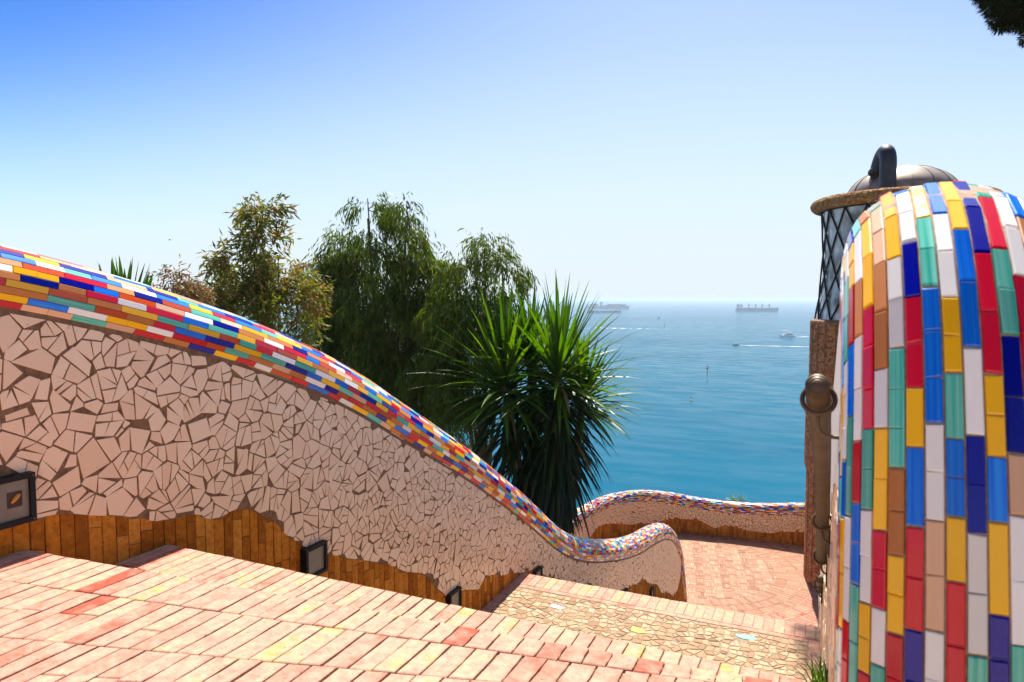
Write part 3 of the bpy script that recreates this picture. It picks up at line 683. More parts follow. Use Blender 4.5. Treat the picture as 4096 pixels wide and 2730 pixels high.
# wall lights
proto = None; lab = ['black framed wall light at the left picture edge with amber bulb showing behind its glass', 'square black framed wall light above the long brick tread, second down the stair',
    'half hidden black wall light under the lowest tip of the cream tiles', 'black framed wall light just beyond the mosaic landing corner', 'wall light whose black top corner barely shows over the landing edge',
    'narrow black wall light left of the pointed brick patch near the wall end', 'slim black wall light inside the brick patch, last before the wall end']
for k, (yc, zt) in enumerate(LIGHTS):
    L = thing('wall_light', lab[k], 'wall light', (XL, yc, zt-.26), 'wall lights along the stair wall'); X = .075; s = .135
    mb = MB(); 
    for a, b, c, e in ((-s, -s+.028, 0, .27), (s-.028, s, 0, .27), (-s+.028, s-.028, 0, .028), (-s+.028, s-.028, .242, .27)):
        mb.box((X/2, (a+b)/2, (c+e)/2), (X, b-a, e-c))
    mb.build('frame', M['black'], L)
    mb = MB(); mb.box((X-.022, 0, .135), (.006, 2*s-.056, .214)); mb.build('glass_pane', M['frost'], L)
    for a, b in ((-s+.014, .014), (s-.014, .014), (-s+.014, .256), (s-.014, .256)):
        mb = MB(); mb.tube([(X-.002, a, b), (X+.004, a, b)], .0055, 8); mb.build('screw', M['bronze'], L)
    if k == 0:
        mb = MB(); mb.box((X-.0175, .035, .140), (.003, .075, .085)); mb.build('lamp_holder', M['rust'], L)
        mb = MB(); mb.tube([(X-.012, .015, .125), (X-.012, .03, .14), (X-.012, .048, .160), (X-.012, .058, .165)], [.006, .011, .012, .007], 10); mb.build('bulb', M['lampin'], L, smooth=True)

# ================================================================== FAR PARAPET round the terrace
fp = [(-8.75, 23.6, -8.95), (-8.72, 24.4, -8.9), (-8.64, 25.17, -8.82), (-8.47, 26.21, -8.86), (-8.24, 26.97, -8.78), (-7.87, 27.75, -8.74), (-7.34, 28.48, -8.74), (-6.6, 29.16, -8.80), (-5.8, 29.63, -8.96), (-5.23, 29.78, -9.06), (-4.37, 29.88, -9.13), (-3.53, 29.98, -9.16), (-2.42, 30.08, -9.13), (-1.35, 30.13, -9.0), (-.61, 30.15, -8.89), (.8, 30.2, -8.8)]
FP, FS = smoothpath(fp, .08, 2); Lf = FS[-1]
def fpt(u):
    k = min(max(u/Lf, 0), 1)*(len(FP)-1); i = min(int(k), len(FP)-2); k -= i; p = FP[i]*(1-k)+FP[i+1]*k; t = FP[i+1]-FP[i]; t = t/np.hypot(t[0], t[1]); return p, t
farw = thing('parapet_wall', 'curved parapet round the lower terrace with brown brick base, sea behind it', 'wall')
farmap = lambda u, v, h: (lambda pt: np.array([pt[0][0]+pt[1][1]*h, pt[0][1]-pt[1][0]*h, v]))(fpt(u))
etop = lambda u: fpt(u)[0][2]
mb = MB(); us = np.linspace(0, Lf, 120); V = []; F = []
for u in us:
    for h, v in ((0, ZT-.6), (0, etop(u)+.06), (-.42, etop(u)+.06), (-.42, ZT-4)): V.append(farmap(u, v, h))
for i in range(len(us)-1):
    for j in range(4): F.append((i*4+j, i*4+(j+1) % 4, (i+1)*4+(j+1) % 4, (i+1)*4+j))
F += [(3, 2, 1, 0), tuple((len(us)-1)*4+j for j in range(4))]
mb.add(V, F); mb.build('wall_body', M['mortar'], farw)
flo = interp([(0, -9.45), (1.32, -9.48), (2.1, -9.78), (2.51, -9.72), (3.04, -9.46), (3.61, -9.42), (4.04, -9.48), (4.82, -9.65), (5.33, -9.75), (5.88, -9.75), (6.39, -9.73), (6.95, -9.62), (7.72, -9.58), (8.18, -9.57), (8.87, -9.86), (9.32, -9.72), (9.71, -9.74), (10.27, -9.83), (11.08, -9.84), (11.62, -9.71), (12.36, -9.61), (14, -9.6)])
P = Pieces()
for q in shards(0, Lf, ZT, -8, .13, lambda u, v, e: 0 < u < Lf and flo(u)-e*.5 < v < etop(u)+e, (.005, .009), .10, .6, .5, .12, (4, 5, 5, 6), .4):
    cu = sum(p[0] for p in q)/len(q); dd = .06
    for fn, sg in ((etop, 1), (flo, -1)):
        sl = (fn(cu+dd)-fn(cu-dd))/(2*dd); l = math.hypot(sl, 1); q = clip(q, -sl*sg/l, sg/l, sg*(fn(cu)-sl*cu)/l+.004)
        if len(q) < 3: break
    q = tidy(q)
    if len(q) >= 3 and area(q) > .001: P.add(q, farmap, .0, .018+random.uniform(-.002, .002), 0, .002)
P.build('broken_tile', 'broken_tiles', [M['cream']], farw)
P = Pieces(); u = .05
while u < Lf-.15:
    wd = random.uniform(.085, .11); v = ZT-random.uniform(.05, .25); zt = flo(u)+.06
    while v < zt:
        v1 = v+random.uniform(.25, .45); P.add([(u+.004, v+.004), (u+wd-.004, v+.004), (u+wd-.004, min(v1, zt+.03)-.004), (u+.004, min(v1, zt+.03)-.004)], farmap, -.01, .006+random.uniform(-.002, .002), 0, .004); v = v1
    u += wd
P.build('plinth_brick', 'plinth_bricks', [M['plinth']], farw)
def radF(u): return .27
pth = []
for u in np.linspace(0, Lf, 60):
    p, t = fpt(u); q = farmap(u, p[2]+.643*.27, -.766*.27); pth.append(q)
cop = Coping(pth, .03, radF, lambda p, t: (t[1], -t[0], 0))
mb = MB(); mb.add(*cop.core(R(-44), R(214), 22, .006)); mb.build('coping', M['grout'], farw)
TP = TilePieces(); TP.sign = -1
cop.tiles(TP, R(-44), R(214), 26, PAL, [.2, .14, .11, .12, .12, .11, .12, .04, .04], (.13, .26), .3, .005, .002)
TP.build('coping_tile', 'coping_tiles', PALM, farw)

# ================================================================== RIGHT PARAPET with the high tiled hump
right = thing('parapet_wall', 'right stair wall ending in a high rounded hump of large glossy coloured tiles', 'wall')
topl = [(1.40, -1.75), (1.41, -1.40), (1.425, -1.1), (1.46, -.8), (1.53, -.45), (1.65, -.10), (1.80, .12), (2.0, .27), (2.22, .32), (2.5, .25), (2.78, .04), (3.02, -.22), (3.22, -.55), (3.35, -.9)]
tx = [.258]*8+[.258, .258, .27, .33, .46, .6]
a = np.array(topl); t_ = np.gradient(a, axis=0); t_ /= np.linalg.norm(t_, axis=1)[:, None]; RR = .25
path = [(tx[i], a[i][0]+RR*t_[i][1], a[i][1]-RR*t_[i][0]) for i in range(len(a))]
cop = Coping(path, .012, lambda u: RR, lambda p, t: (-1, 0, 0), (.86, 1.04, 1.0, 2.4)); 
a0, a1 = R(-62), R(242)
mb = MB(); mb.add(*cop.core(a0, a1, 40, .004)); mb.build('coping', M['palegrout'], right)
TP = TilePieces(); TP.sign = -1
NC = cop.N[len(cop.N)//3]
cop.tiles(TP, a0, a1, 39, PAL, [.24, .17, .13, .15, .11, .15, .05, .03, .0], (.10, .25), .095, .0042, .0026)
TP.build('coping_tile', 'coping_tiles', PALM, right, limit=300)
wtop = [(1.75, -.50), (1.9, -.12), (2.15, .05), (2.5, .0), (3.0, -.12), (4.1, -.52), (6.6, -1.68), (12, -4.2), (18, -7.0), (24.3, -9.2)]
wz = interp(wtop)
mb = MB(); mb.prism(wtop+[(24.3, -11.5), (1.75, -11.5)], XR, .46); mb.build('wall_body', M['mortar'], right)
bandlow = [(a, wz(a)-.62) for a, _ in wtop]
mb = MB(); mb.prism([(a, b+.004) for a, b in wtop]+[(a, max(b, floorz(a)-.2)) for a, b in bandlow[::-1]], XR-.008, XR+.01); mb.build('plaster_band', M['plaster'], right)
P = Pieces(); P.sign = -1; wallR = lambda u, v, h: np.array([XR-h, u, v])
for q in shards(1.8, 11, -5, -.6, .10, lambda u, v, e: 1.8 < u < 11 and floorz(u)-.1 < v < wz(u)-.60+e, (.003, .008), .12, .3, .48, .12):
    cu = sum(p[0] for p in q)/len(q); sl = -.46; l = math.hypot(sl, 1); q = clip(q, -sl/l, 1/l, (wz(cu)-.628-sl*cu)/l); q = tidy(q)
    if len(q) >= 3 and area(q) > .0006: P.add(q, wallR, .0, .010+random.uniform(-.003, .003), 0, .0016)
P.build('broken_tile', 'broken_tiles', [M['cream']], right)

# handrails on hooks
def handrail(pts, hooks, label, capped=True):
    H = thing('handrail', label, 'handrail', pts[0]); o = np.array(pts[0]); Q, _ = smoothpath(pts, .08, 2)
    mb = MB(); mb.tube(Q, .029, 20); mb.build('pole', M['pole'], H, o, smooth=True)
    tdir = (Q[0]-Q[2]); tdir /= np.linalg.norm(tdir)
    mb = MB()
    for r_ in (.009, .017, .024): mb.torus(Q[0]+tdir*.0005, tdir, r_, .0025, 20, 6)
    mb.tube([Q[0]-tdir*.004, Q[0]+tdir*.002], .0285, 20); mb.build('end_grain', M['bronze'], H, o, smooth=True)
    yy = Q[:, 1]
    for hy in hooks:
        p = np.array([np.interp(hy, yy, Q[:, k]) for k in range(3)]); i = int(np.argmin(abs(yy-hy))); t = Q[min(i+1, len(Q)-1)]-Q[max(i-1, 0)]; t /= np.linalg.norm(t)
        mb = MB(); mb.torus(p, t, .040, .0065, 26, 10); b = p+np.array([0, 0, -.044])
        hk = [b, b+np.array([0, .002, -.03]), b+np.array([.012, .003, -.05]), b+np.array([.035, .003, -.054]), np.array([XR-.012, hy+.003, b[2]-.054])]
        hk, _ = smoothpath(hk, .008, 2); mb.tube(hk, .0055, 10); br = mb.build('bracket', M['bronze'], H, o, smooth=True)
        mb = MB(); mb.box((XR-.014, hy+.003, b[2]-.056), (.007, .03, .13)); mb.build('wall_plate', M['black'], H, o)
handrail([(-.012, 1.86, -.215), (0, 2.3, -.42), (.008, 2.82, -.67), (.016, 3.4, -1.03), (.02, 4.15, -1.47)], [1.97, 3.38, 4.06], 'brown handrail pole with round end, upper one beside the tiled hump')
handrail([(.02, 5.9, -2.25), (.02, 7.2, -2.82), (.024, 8.4, -3.32)], [6.6, 7.4, 8.2], 'lower brown handrail pole partly hidden beneath the upper one')
# grass tuft at the foot of the wall
mb = MB(); g0 = Vector((.03, 3.10, Z2))
for k in range(46):
    b = g0+Vector((random.uniform(-.04, .02), random.uniform(-.1, .08), 0)); l = random.uniform(.06, .15); dr = Vector((random.gauss(-.25, .35), random.gauss(0, .4), 1)).normalized(); w_ = .0035
    m_ = b+dr*l*.6; e_ = b+dr*l+Vector((dr.x*.06, dr.y*.06, -.015)); s_ = dr.cross(Vector((0, 1, .2))).normalized()*w_
    mb.add([b-s_, b+s_, m_+s_*.8, m_-s_*.8, e_], [(0, 1, 2, 3), (3, 2, 4)])
tag(mb.build('grass', M['palm']), 'small tuft of green grass at the foot of the right wall', 'grass', kind='stuff')

# ================================================================== LANTERN TOWER
tc = np.array([2.32, 27.2]); TR = 2.80
tower = thing('lantern_tower', 'round brick tower with glass lattice lantern and grey dome, behind the tiled hump', 'tower', (tc[0], tc[1], ZT)); tl = (tc[0], tc[1], ZT)
mb = MB(); mb.lathe((*tc, 0), [(TR-.02, ZT-.6), (TR-.02, -6.2), (TR+.06, -6.0), (TR+.06, -3.3), (TR-.02, -3.0), (TR-.02, -.78), (TR-.15, -.72)], 72); mb.build('shaft', M['mortar'], tower, tl)
P = Pieces(); ang0 = math.atan2(-tc[1], -tc[0]); rz = interp([(ZT, TR), (-6.25, TR), (-6.0, TR+.08), (-3.3, TR+.08), (-3.0, TR), (0, TR)])
tmap = lambda u, v, h: np.array([tc[0]+(rz(v)-.02+h)*math.cos(ang0-u/TR), tc[1]+(rz(v)-.02+h)*math.sin(ang0-u/TR), v])
P.sign = 1; v = ZT
while v < -.84:
    vh = random.uniform(.062, .085); u = -1.2
    while u < 5.2:
        uw = random.uniform(.09, .15); j = random.uniform(-.006, .006)
        P.add([(u+.005, v+.005+j), (u+uw-.005, v+.005+j), (u+uw-.005, v+vh-.004+j), (u+.005, v+vh-.004+j)], lambda a, b, h: tmap(5.2-1.2-a-0.0, b, h) if False else tmap(a, b, h), -.01, .016+random.uniform(-.006, .008), 0, .004); u += uw
    v += vh
P.build('shaft_brick', 'shaft_bricks', [M['towerbrick']], tower, limit=0, loc=tl)
mb = MB()
for k in range(14):
    a = ang0-1.2+k*.17; mb.tube([(tc[0]+(TR+.012)*math.cos(a), tc[1]+(TR+.012)*math.sin(a), ZT), (tc[0]+(TR+.012)*math.cos(a), tc[1]+(TR+.012)*math.sin(a), -.85)], .010, 5)
mb.build('shaft_seam', M['mortar'], tower, tl)
GZ0, GZ1 = -.74, 3.05; gr = interp([(-.8, 2.63), (0, 2.53), (.8, 2.46), (1.7, 2.43), (2.5, 2.46), (3.3, 2.55)])
gmap = lambda u, v, h: np.array([tc[0]+(gr(v)+h)*math.cos(u), tc[1]+(gr(v)+h)*math.sin(u), v])
NB = 20; DA = 2*math.pi/NB; HD = (GZ1-GZ0)/2.5                # one bar advances DA over HD
P = Pieces()
for i in range(NB):
    for j in range(-1, 7):
        cu, cv = i*DA+(j % 2)*DA/2, GZ0+j*HD/2
        q = [(cu-DA/2, cv), (cu, cv-HD/2), (cu+DA/2, cv), (cu, cv+HD/2)]; q = clip(q, 0, 1, GZ1); q = clip(q, 0, -1, -GZ0)
        q = tidy(q, .002)
        if len(q) >= 3: P.add(q, gmap, -.03, 0, 0, .001, random.random())
P.build('glass_pane', 'glass_panes', [M['glass']], tower, 300, loc=tl)
for sg in (1, -1):
    for i in range(NB):
        mb = MB(); mb.tube([gmap(i*DA+DA/2*0+sg*DA*(v-GZ0)/HD, v, .022) for v in np.linspace(GZ0, GZ1, 14)], .030, 6); mb.build('lattice_bar', M['black'], tower, tl)
mb = MB(); mb.lathe((*tc, 0), [(2.3, 3.02), (2.60, 3.03), (2.60, 3.09), (2.3, 3.15)], 64); mb.build('head_ring', M['black'], tower, tl)
RZ = 3.27; 
mb = MB(); V = []; mb.lathe((*tc, RZ), [(2.2, .15)]+[(2.62+.26*math.cos(b), .2*math.sin(b)) for b in np.linspace(math.pi*.6, -math.pi*.9, 18)]+[(2.2, -.15)], 90); mb.build('rim', M['mortar'], tower, tl, smooth=True)
P = Pieces(); rimmap = lambda u, v, h: np.array([tc[0]+(2.62+(.26+h)*math.cos(v))*math.cos(u), tc[1]+(2.62+(.26+h)*math.cos(v))*math.sin(u), RZ+(.2+h)*math.sin(v)])
sh_ = shards(0, 2*math.pi*2.7, -.55, .55, .105, lambda u, v, e: 0 < u < 2*math.pi*2.7 and -.55 < v < .55, (.004, .010), .15, .25, .45, .1)
for k, q in enumerate(sh_):
    P.add([(a/2.7, b/.25) for a, b in q], rimmap, -.02, random.uniform(.004, .022), 1 if k % 57 == 0 else 0, .002)
P.build('stone_chip', 'stone_chips', [M['chip'], M['bluechip']], tower, 200, loc=tl)
mb = MB(); mb.lathe((*tc, 3.5), [(2.5, -.26), (2.5, -.10), (2.0, -.04)], 48); mb.build('roof', M['mortar'], tower, tl)
DR = 1.74; DHt = 1.08; DZ = 3.45
dprof = [(DR*math.cos(b), DHt*math.sin(b)) for b in np.linspace(0, math.pi/2*.985, 22)]
mb = MB(); mb.lathe((*tc, DZ), dprof, 64); mb.build('dome', M['dome'], tower, tl, smooth=True)
for k in range(16):
    a = 2*math.pi*k/16+.1; mb = MB(); mb.tube([(tc[0]+(r_+.006)*math.cos(a), tc[1]+(r_+.006)*math.sin(a), DZ+z_+.004) for r_, z_ in dprof], .014, 6); mb.build('dome_seam', M['dome'], tower, tl)
# bent pipe on the roof
base = at(12.20, 22.45, 3.3)
pipe = thing('bent_pipe', 'dark bent metal pipe rising in front of the grey dome', 'pipe', tuple(base))
def lp(r, d, z): return at(r, d, z)
R0 = 12.20; 
pts = [lp(R0+.0, 22.45, 3.3), lp(R0+.0, 22.45, 4.2), lp(R0+.0, 22.45, 4.55), lp(R0+.02, 22.6, 4.80), lp(R0+.06, 22.85, 4.78), lp(R0+.07, 23.05, 4.58), lp(R0+.04, 23.15, 4.25)]
Q, _ = smoothpath(pts, .05, 3); mb = MB(); mb.tube(Q, .25, 24); mb.build('front_bend', M['pipe'], pipe, base, smooth=True)
mb = MB(); mb.torus(lp(R0+.04, 23.16, 4.25), Vector(fw)*.3+Vector((0, 0, 1)), .2, .1, 28, 12); mb.build('collar', M['pipe'], pipe, base, smooth=True)
mb = MB(); mb.tube([lp(R0+.04, 23.16, 4.25), lp(R0-.0, 23.2, 3.8), lp(R0-.06, 23.2, 3.3)], [.15, .2, .24], 20); mb.build('rear_leg', M['rust'], pipe, base, smooth=True)

# ================================================================== TREES AND PLANTS
def leaf_mesh(mb, p, d, n, L, W, tint):
    s_ = d.cross(n)
    if s_.length < 1e-4: s_ = d.orthogonal()
    s_.normalize(); s_ *= W/2; m_ = p+d*(L*.45)
    mb.add([p, m_+s_, p+d*L, m_-s_], [(0, 1, 2, 3)], 0, tint)
def rv(): return Vector((random.gauss(0, 1), random.gauss(0, 1), random.gauss(0, 1))).normalized()
def tree(name, label, base, lobes, nst, leafs, L, W, mname, droop=.75, trunk=.12, group=None, rust=0.0, cr=.44):
    """lobes: (centre, radii); strands of leaves hang from the shell and inside of each lobe"""
    T_ = thing(name, label, 'tree', tuple(base), group); B = Vector(base); mb = MB(); fo = MB()
    hi = max(lobes, key=lambda l: l[0][2]); Q = [B, B.lerp(Vector(hi[0]), .5)+Vector((.1, .1, 0)), Vector(hi[0])+Vector((0, 0, -hi[1][2]*.4))]
    Q2, _ = smoothpath([tuple(q) for q in Q], .4, 2); mb.tube(Q2, list(np.linspace(trunk, trunk*.15, len(Q2))), 9)
    tot = sum(r[0]*r[1]*r[2] for _, r in lobes)**1 or 1
    tw = sum((r[0]*r[2]) for _, r in lobes)
    for c, r in lobes:
        c = Vector(c); k = random.uniform(.35, .6); st = Vector(Q2[int(len(Q2)*k)]); br = [tuple(st), tuple(st.lerp(c, .6)+Vector((0, 0, -.2))), tuple(c+Vector((0, 0, r[2]*.5)))]
        b2, _ = smoothpath(br, .25, 2); mb.tube(b2, list(np.linspace(trunk*.45, trunk*.08, len(b2))), 7)
        # sub-clumps make light and dark masses with gaps
        ncl = max(5, int(nst*(r[0]*r[2])/tw/26)); cl = []
        for _ in range(ncl):
            d_ = rv(); q = random.random()**.45; cl.append(c+Vector((d_.x*r[0]*q, d_.y*r[1]*q, d_.z*r[2]*q)))
        for p0 in cl:
            tt = min(.8, max(.05, random.gauss(.42, .16))); rad = cr*min(r[0], r[2])
            if random.random() < .5: mb.tube([tuple(c), tuple(c.lerp(p0, .6)+Vector((0, 0, .05))), tuple(p0)], [trunk*.10, trunk*.06, trunk*.03], 5, 0, False)
            for _ in range(26):
                d_ = rv()*rad*random.random()**.5; p = p0+Vector((d_.x, d_.y, d_.z*1.15)); out = (p-c); out = Vector((out.x/r[0], out.y/r[1], out.z/r[2]))
                dr = (Vector((out.x, out.y, .25))*.6+rv()*.35).normalized()
                for i in range(leafs):
                    dr = (dr+Vector((0, 0, -droop*.33))+rv()*.10).normalized(); p = p+dr*L*.38
                    ld = (dr*.5+Vector((0, 0, -droop))+rv()*.55).normalized()
                    t = tt+random.gauss(0, .13)
                    if random.random() < rust*(0.4+max(0, out.z)): t = random.uniform(.85, 1)
                    leaf_mesh(fo, p, ld, rv(), L*random.uniform(.7, 1.15), W*random.uniform(.8, 1.15), min(1, max(0, t)))
    mb.build('trunk', M['bark'], T_, base, smooth=True); o = fo.build('crown', M[mname], T_, base); return T_
def px(X, Y, d, dd=0):                                    # metres for a spot X,Y (picture widths of 2353) at depth d
    v = fw+rt*(X-1176.5)/1569-upv*(Y-784)/1569; v = v*(d/(v[1]*math.cos(TH)-v[0]*math.sin(TH)))
    return at(v[0]*math.cos(TH)+v[1]*math.sin(TH), d+dd, v[2])
def lobe(X, Y, rx, ry, d, dd=0, ryy=None): return (px(X, Y, d, dd), (rx/1569*d, (ryy or rx)/1569*d, ry/1569*d))
D = 17
GE = 'dark eucalyptus trees behind the left wall'
b_ = px(905, 1250, D); b_[2] = -11
tree('eucalyptus_tree', 'tallest dark eucalyptus with two rounded tops behind the left wall', b_,
     [lobe(845, 482, 34, 50, D), lobe(850, 580, 44, 60, D), lobe(838, 680, 50, 70, D), lobe(938, 510, 38, 48, D), lobe(945, 590, 48, 60, D), lobe(975, 610, 34, 50, D), lobe(960, 690, 52, 70, D), lobe(905, 700, 60, 80, D), lobe(985, 780, 42, 80, D), lobe(900, 800, 75, 80, D), lobe(940, 900, 70, 80, D), lobe(880, 900, 60, 80, D), lobe(1000, 700, 34, 70, D), lobe(1010, 860, 45, 90, D), lobe(980, 960, 40, 60, D), lobe(850, 790, 45, 80, D)], 5800, 7, .19, .032, 'euc', .8, .16, GE)
b_ = px(790, 1200, D+.5); b_[2] = -10
tree('eucalyptus_tree', 'dark eucalyptus with drooping leaves just left of the tallest tree', b_,
     [lobe(768, 570, 36, 46, D, .6), lobe(730, 625, 30, 50, D, .6), lobe(785, 640, 42, 60, D, .6), lobe(735, 700, 38, 60, D, .6), lobe(765, 760, 55, 80, D, .6), lobe(800, 810, 45, 60, D, .6)], 2700, 7, .18, .031, 'euc', .8, .12, GE)
b_ = px(1090, 1250, D-1); b_[2] = -11
tree('eucalyptus_tree', 'dark eucalyptus behind the yucca with its top over the horizon', b_,
     [lobe(1118, 605, 44, 42, D, -1), lobe(1060, 640, 34, 48, D, -1), lobe(1158, 650, 34, 56, D, -1), lobe(1100, 680, 60, 60, D, -1), lobe(1045, 730, 45, 70, D, -1), lobe(1010, 850, 50, 80, D, -1), lobe(1095, 740, 75, 80, D, -1), lobe(1080, 850, 70, 90, D, -1), lobe(1050, 940, 50, 80, D, -1), lobe(1160, 760, 35, 60, D, -1)], 3600, 7, .18, .031, 'euc', .8, .13, GE)
d2 = 10.5; b_ = px(620, 1000, d2); b_[2] = -7
tree('young_tree', 'light olive young tree with reddish top, left of the dark eucalyptus trees', b_,
     [lobe(600, 505, 30, 38, d2), lobe(597, 565, 44, 48, d2), lobe(560, 625, 58, 42, d2), lobe(640, 620, 44, 55, d2), lobe(610, 700, 95, 60, d2), lobe(520, 672, 52, 24, d2), lobe(670, 750, 50, 50, d2), lobe(690, 680, 30, 44, d2), lobe(540, 725, 45, 40, d2)], 1350, 6, .135, .032, 'olive', .3, .07, None, .5, .30)
d3 = 8.5; b_ = px(400, 900, d3); b_[2] = -5
tree('russet_shrub', 'small russet shrub top peeking over the left wall beside spiky leaves', b_, [lobe(398, 660, 34, 30, d3), lobe(420, 690, 40, 30, d3), lobe(370, 680, 30, 30, d3)], 420, 6, .10, .021, 'russet', .4, .04, None, .5)

def sword(mb, p, d, L, W, sag, tint, m=0):
    """one folded, tapering, drooping leaf"""
    p = Vector(p); d = Vector(d).normalized(); n = 6; V = []; F = []; prof_ = [.55, .95, 1, .82, .52, .04]
    sd_ = d.cross(Vector((0, 0, 1)))
    if sd_.length < .05: sd_ = Vector((random.gauss(0, 1), random.gauss(0, 1), 0))
    sd_.normalize(); sd_ = (sd_+rv()*.25).normalized(); q = p.copy()
    for i in range(n):
        up_ = sd_.cross(d).normalized(); w_ = W*prof_[i]/2
        V += [q-sd_*w_+up_*w_*.35, q, q+sd_*w_+up_*w_*.35]; q = q+d*(L/(n-1)); d = (d+Vector((0, 0, -sag*(i+1)/n))).normalized()
    for i in range(n-1):
        a = i*3; F += [(a, a+1, a+4, a+3), (a+1, a+2, a+5, a+4)]
    mb.add(V, F, m, tint)
DY = 14.6; yb = px(1262, 1190, DY); yb[2] = -7.0
yuc = thing('yucca', 'big yucca with green sword leaves over a dark skirt of hanging leaves', 'plant', tuple(yb))
heads = [(1284, 868, 0, 2.15), (1160, 888, .2, 2.1), (1222, 845, .8, 1.75), (1345, 925, .5, 1.6)]
LV = []; mb = MB()
for hx, hy, dd, LL in heads:
    c = Vector(px(hx, hy, DY, dd)); q, _ = smoothpath([tuple(yb+np.array([random.uniform(-.2, .2), random.uniform(-.2, .2), 0])), tuple(Vector(yb).lerp(c, .6)+Vector((0, 0, -.4))), tuple(c)], .2, 2)
    mb.tube(q, list(np.linspace(.17, .08, len(q))), 10)
    n = 110 if LL > 1.4 else 70
    for i in range(n):
        k = i/n; el = R(86-112*k); az = i*2.39996+random.uniform(-.3, .3); dv = Vector((math.cos(az)*math.cos(el), math.sin(az)*math.cos(el), math.sin(el)))
        LV.append((c+dv*.05+Vector((0, 0, .12-.34*k)), dv, LL*random.uniform(.75, 1.06)*(1.02-.06*math.sin(el)), random.uniform(.085, .12), .03+.16*max(0, math.cos(el))*k**.7+random.uniform(0, .07), min(1, max(0, random.gauss(.55, .22))), 0))
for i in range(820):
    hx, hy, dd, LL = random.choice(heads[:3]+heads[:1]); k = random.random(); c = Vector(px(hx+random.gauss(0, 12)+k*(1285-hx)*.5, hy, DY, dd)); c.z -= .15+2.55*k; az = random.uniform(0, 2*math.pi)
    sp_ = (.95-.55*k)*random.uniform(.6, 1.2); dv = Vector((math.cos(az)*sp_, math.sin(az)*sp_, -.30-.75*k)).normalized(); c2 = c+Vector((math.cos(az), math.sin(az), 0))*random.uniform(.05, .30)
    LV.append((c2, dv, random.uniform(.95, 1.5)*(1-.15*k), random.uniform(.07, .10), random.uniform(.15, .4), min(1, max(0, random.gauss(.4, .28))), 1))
mb.build('trunk', M['bark'], yuc, yb, smooth=True)
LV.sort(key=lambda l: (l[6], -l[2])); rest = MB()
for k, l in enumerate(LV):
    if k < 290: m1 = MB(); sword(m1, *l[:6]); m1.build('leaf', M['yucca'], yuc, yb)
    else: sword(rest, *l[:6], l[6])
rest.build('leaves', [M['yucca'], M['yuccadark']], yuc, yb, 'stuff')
# spiky plant behind the wall, its tips above the coping
d5 = 7.2; sb = px(285, 705, d5); sp = thing('spiky_plant', 'upright spiky leaf tips above the left wall top', 'plant', (sb[0], sb[1], -2.6))
mb = MB(); mb.tube([(sb[0], sb[1], -2.6), tuple(sb)], [.09, .06], 9); mb.build('trunk', M['bark'], sp, (sb[0], sb[1], -2.6))
for X, Y in ((213, 607), (232, 602), (237, 610), (250, 598), (262, 590), (270, 594), (277, 600), (283, 596), (287, 592), (291, 598), (300, 590), (303, 606), (313, 600), (318, 606), (331, 606), (338, 618), (352, 628), (362, 630), (228, 618), (296, 620)):
    tip = Vector(px(X, Y, d5, random.uniform(-.15, .15))); b0 = Vector(px(285+(X-285)*.5, 722, d5)); v_ = tip-b0; m1 = MB(); sword(m1, b0, v_, v_.length*1.03, .06, .0, random.uniform(0, .5)); m1.build('leaf', M['yucca'], sp, (sb[0], sb[1], -2.6))
# small palm behind the far parapet
d6 = 31; pb = px(1694, 1163, d6); pm = thing('small_palm', 'bright green palm top behind the far parapet against the sea', 'palm', (pb[0], pb[1], -13)); po = (pb[0], pb[1], -13)
mb = MB(); mb.tube([po, tuple(pb)], [.16, .12], 10); mb.build('trunk', M['bark'], pm, po)
for i in range(26):
    az = i*2.4; el = R(random.uniform(5, 75)); dv = Vector((math.cos(az)*math.cos(el), math.sin(az)*math.cos(el), math.sin(el))); m1 = MB()
    q = Vector(pb); d_ = dv.copy()
    for s_ in range(9):
        q2 = q+d_*.07; sd_ = d_.cross(Vector((0, 0, 1))).normalized()
        for sg in (1, -1): sword(m1, q, d_*.7+sd_*sg*.8, .20*(1-s_*.06), .03, .1, random.random())
        q = q2; d_ = (d_+Vector((0, 0, -.06))).normalized()
    m1.build('frond', M['palm'], pm, po)
# pine reaching in from the right
tb = np.array([6.0, 12.6, -9.5]); pine = thing('pine_tree', 'dark pine whose needled branch hangs in at the top right corner', 'tree', tuple(tb)); mb = MB(); fo = MB()
crown = Vector((5.4, 13.2, 6.2)); Q, _ = smoothpath([tuple(tb), (5.8, 12.9, -1), tuple(crown)], .5, 2); mb.tube(Q, list(np.linspace(.26, .10, len(Q))), 10)
def pc(X, Y, d): return Vector(px(X, Y, d))
clumps = [(pc(X, Y, 11), r_) for X, Y, r_ in ((2262, -10, .13), (2285, 10, .16), (2300, 38, .16), (2320, 8, .2), (2325, 50, .13), (2298, 62, .07), (2345, 30, .2), (2350, 58, .09), (2365, 88, .10), (2290, -30, .25), (2340, -40, .3), (2390, 20, .35), (2400, -60, .5), (2420, 80, .2))]+[
          *[(Vector((a, b, Z3))+sdir*random.uniform(13.0, 13.6), r_) for a, b, r_ in ((-.02, 8.95, .15), (-.16, 8.75, .15), (0, 8.55, .16), (-.22, 9.0, .08), (-.10, 8.35, .13), (.02, 8.15, .13), (.2, 8.8, .25), (.3, 8.2, .25), (-.08, 7.95, .1), (.05, 9.2, .15), (.5, 9.3, .3), (1.2, 9.2, .5))], (Vector((2.0, 13.6, 6.8)), .5), (Vector((3.6, 13.5, 7.0)), .6), (Vector((5.5, 13.0, 7.4)), .8), (Vector((7.0, 14.0, 6.8)), .7), (Vector((4.6, 11.8, 6.9)), .6)]
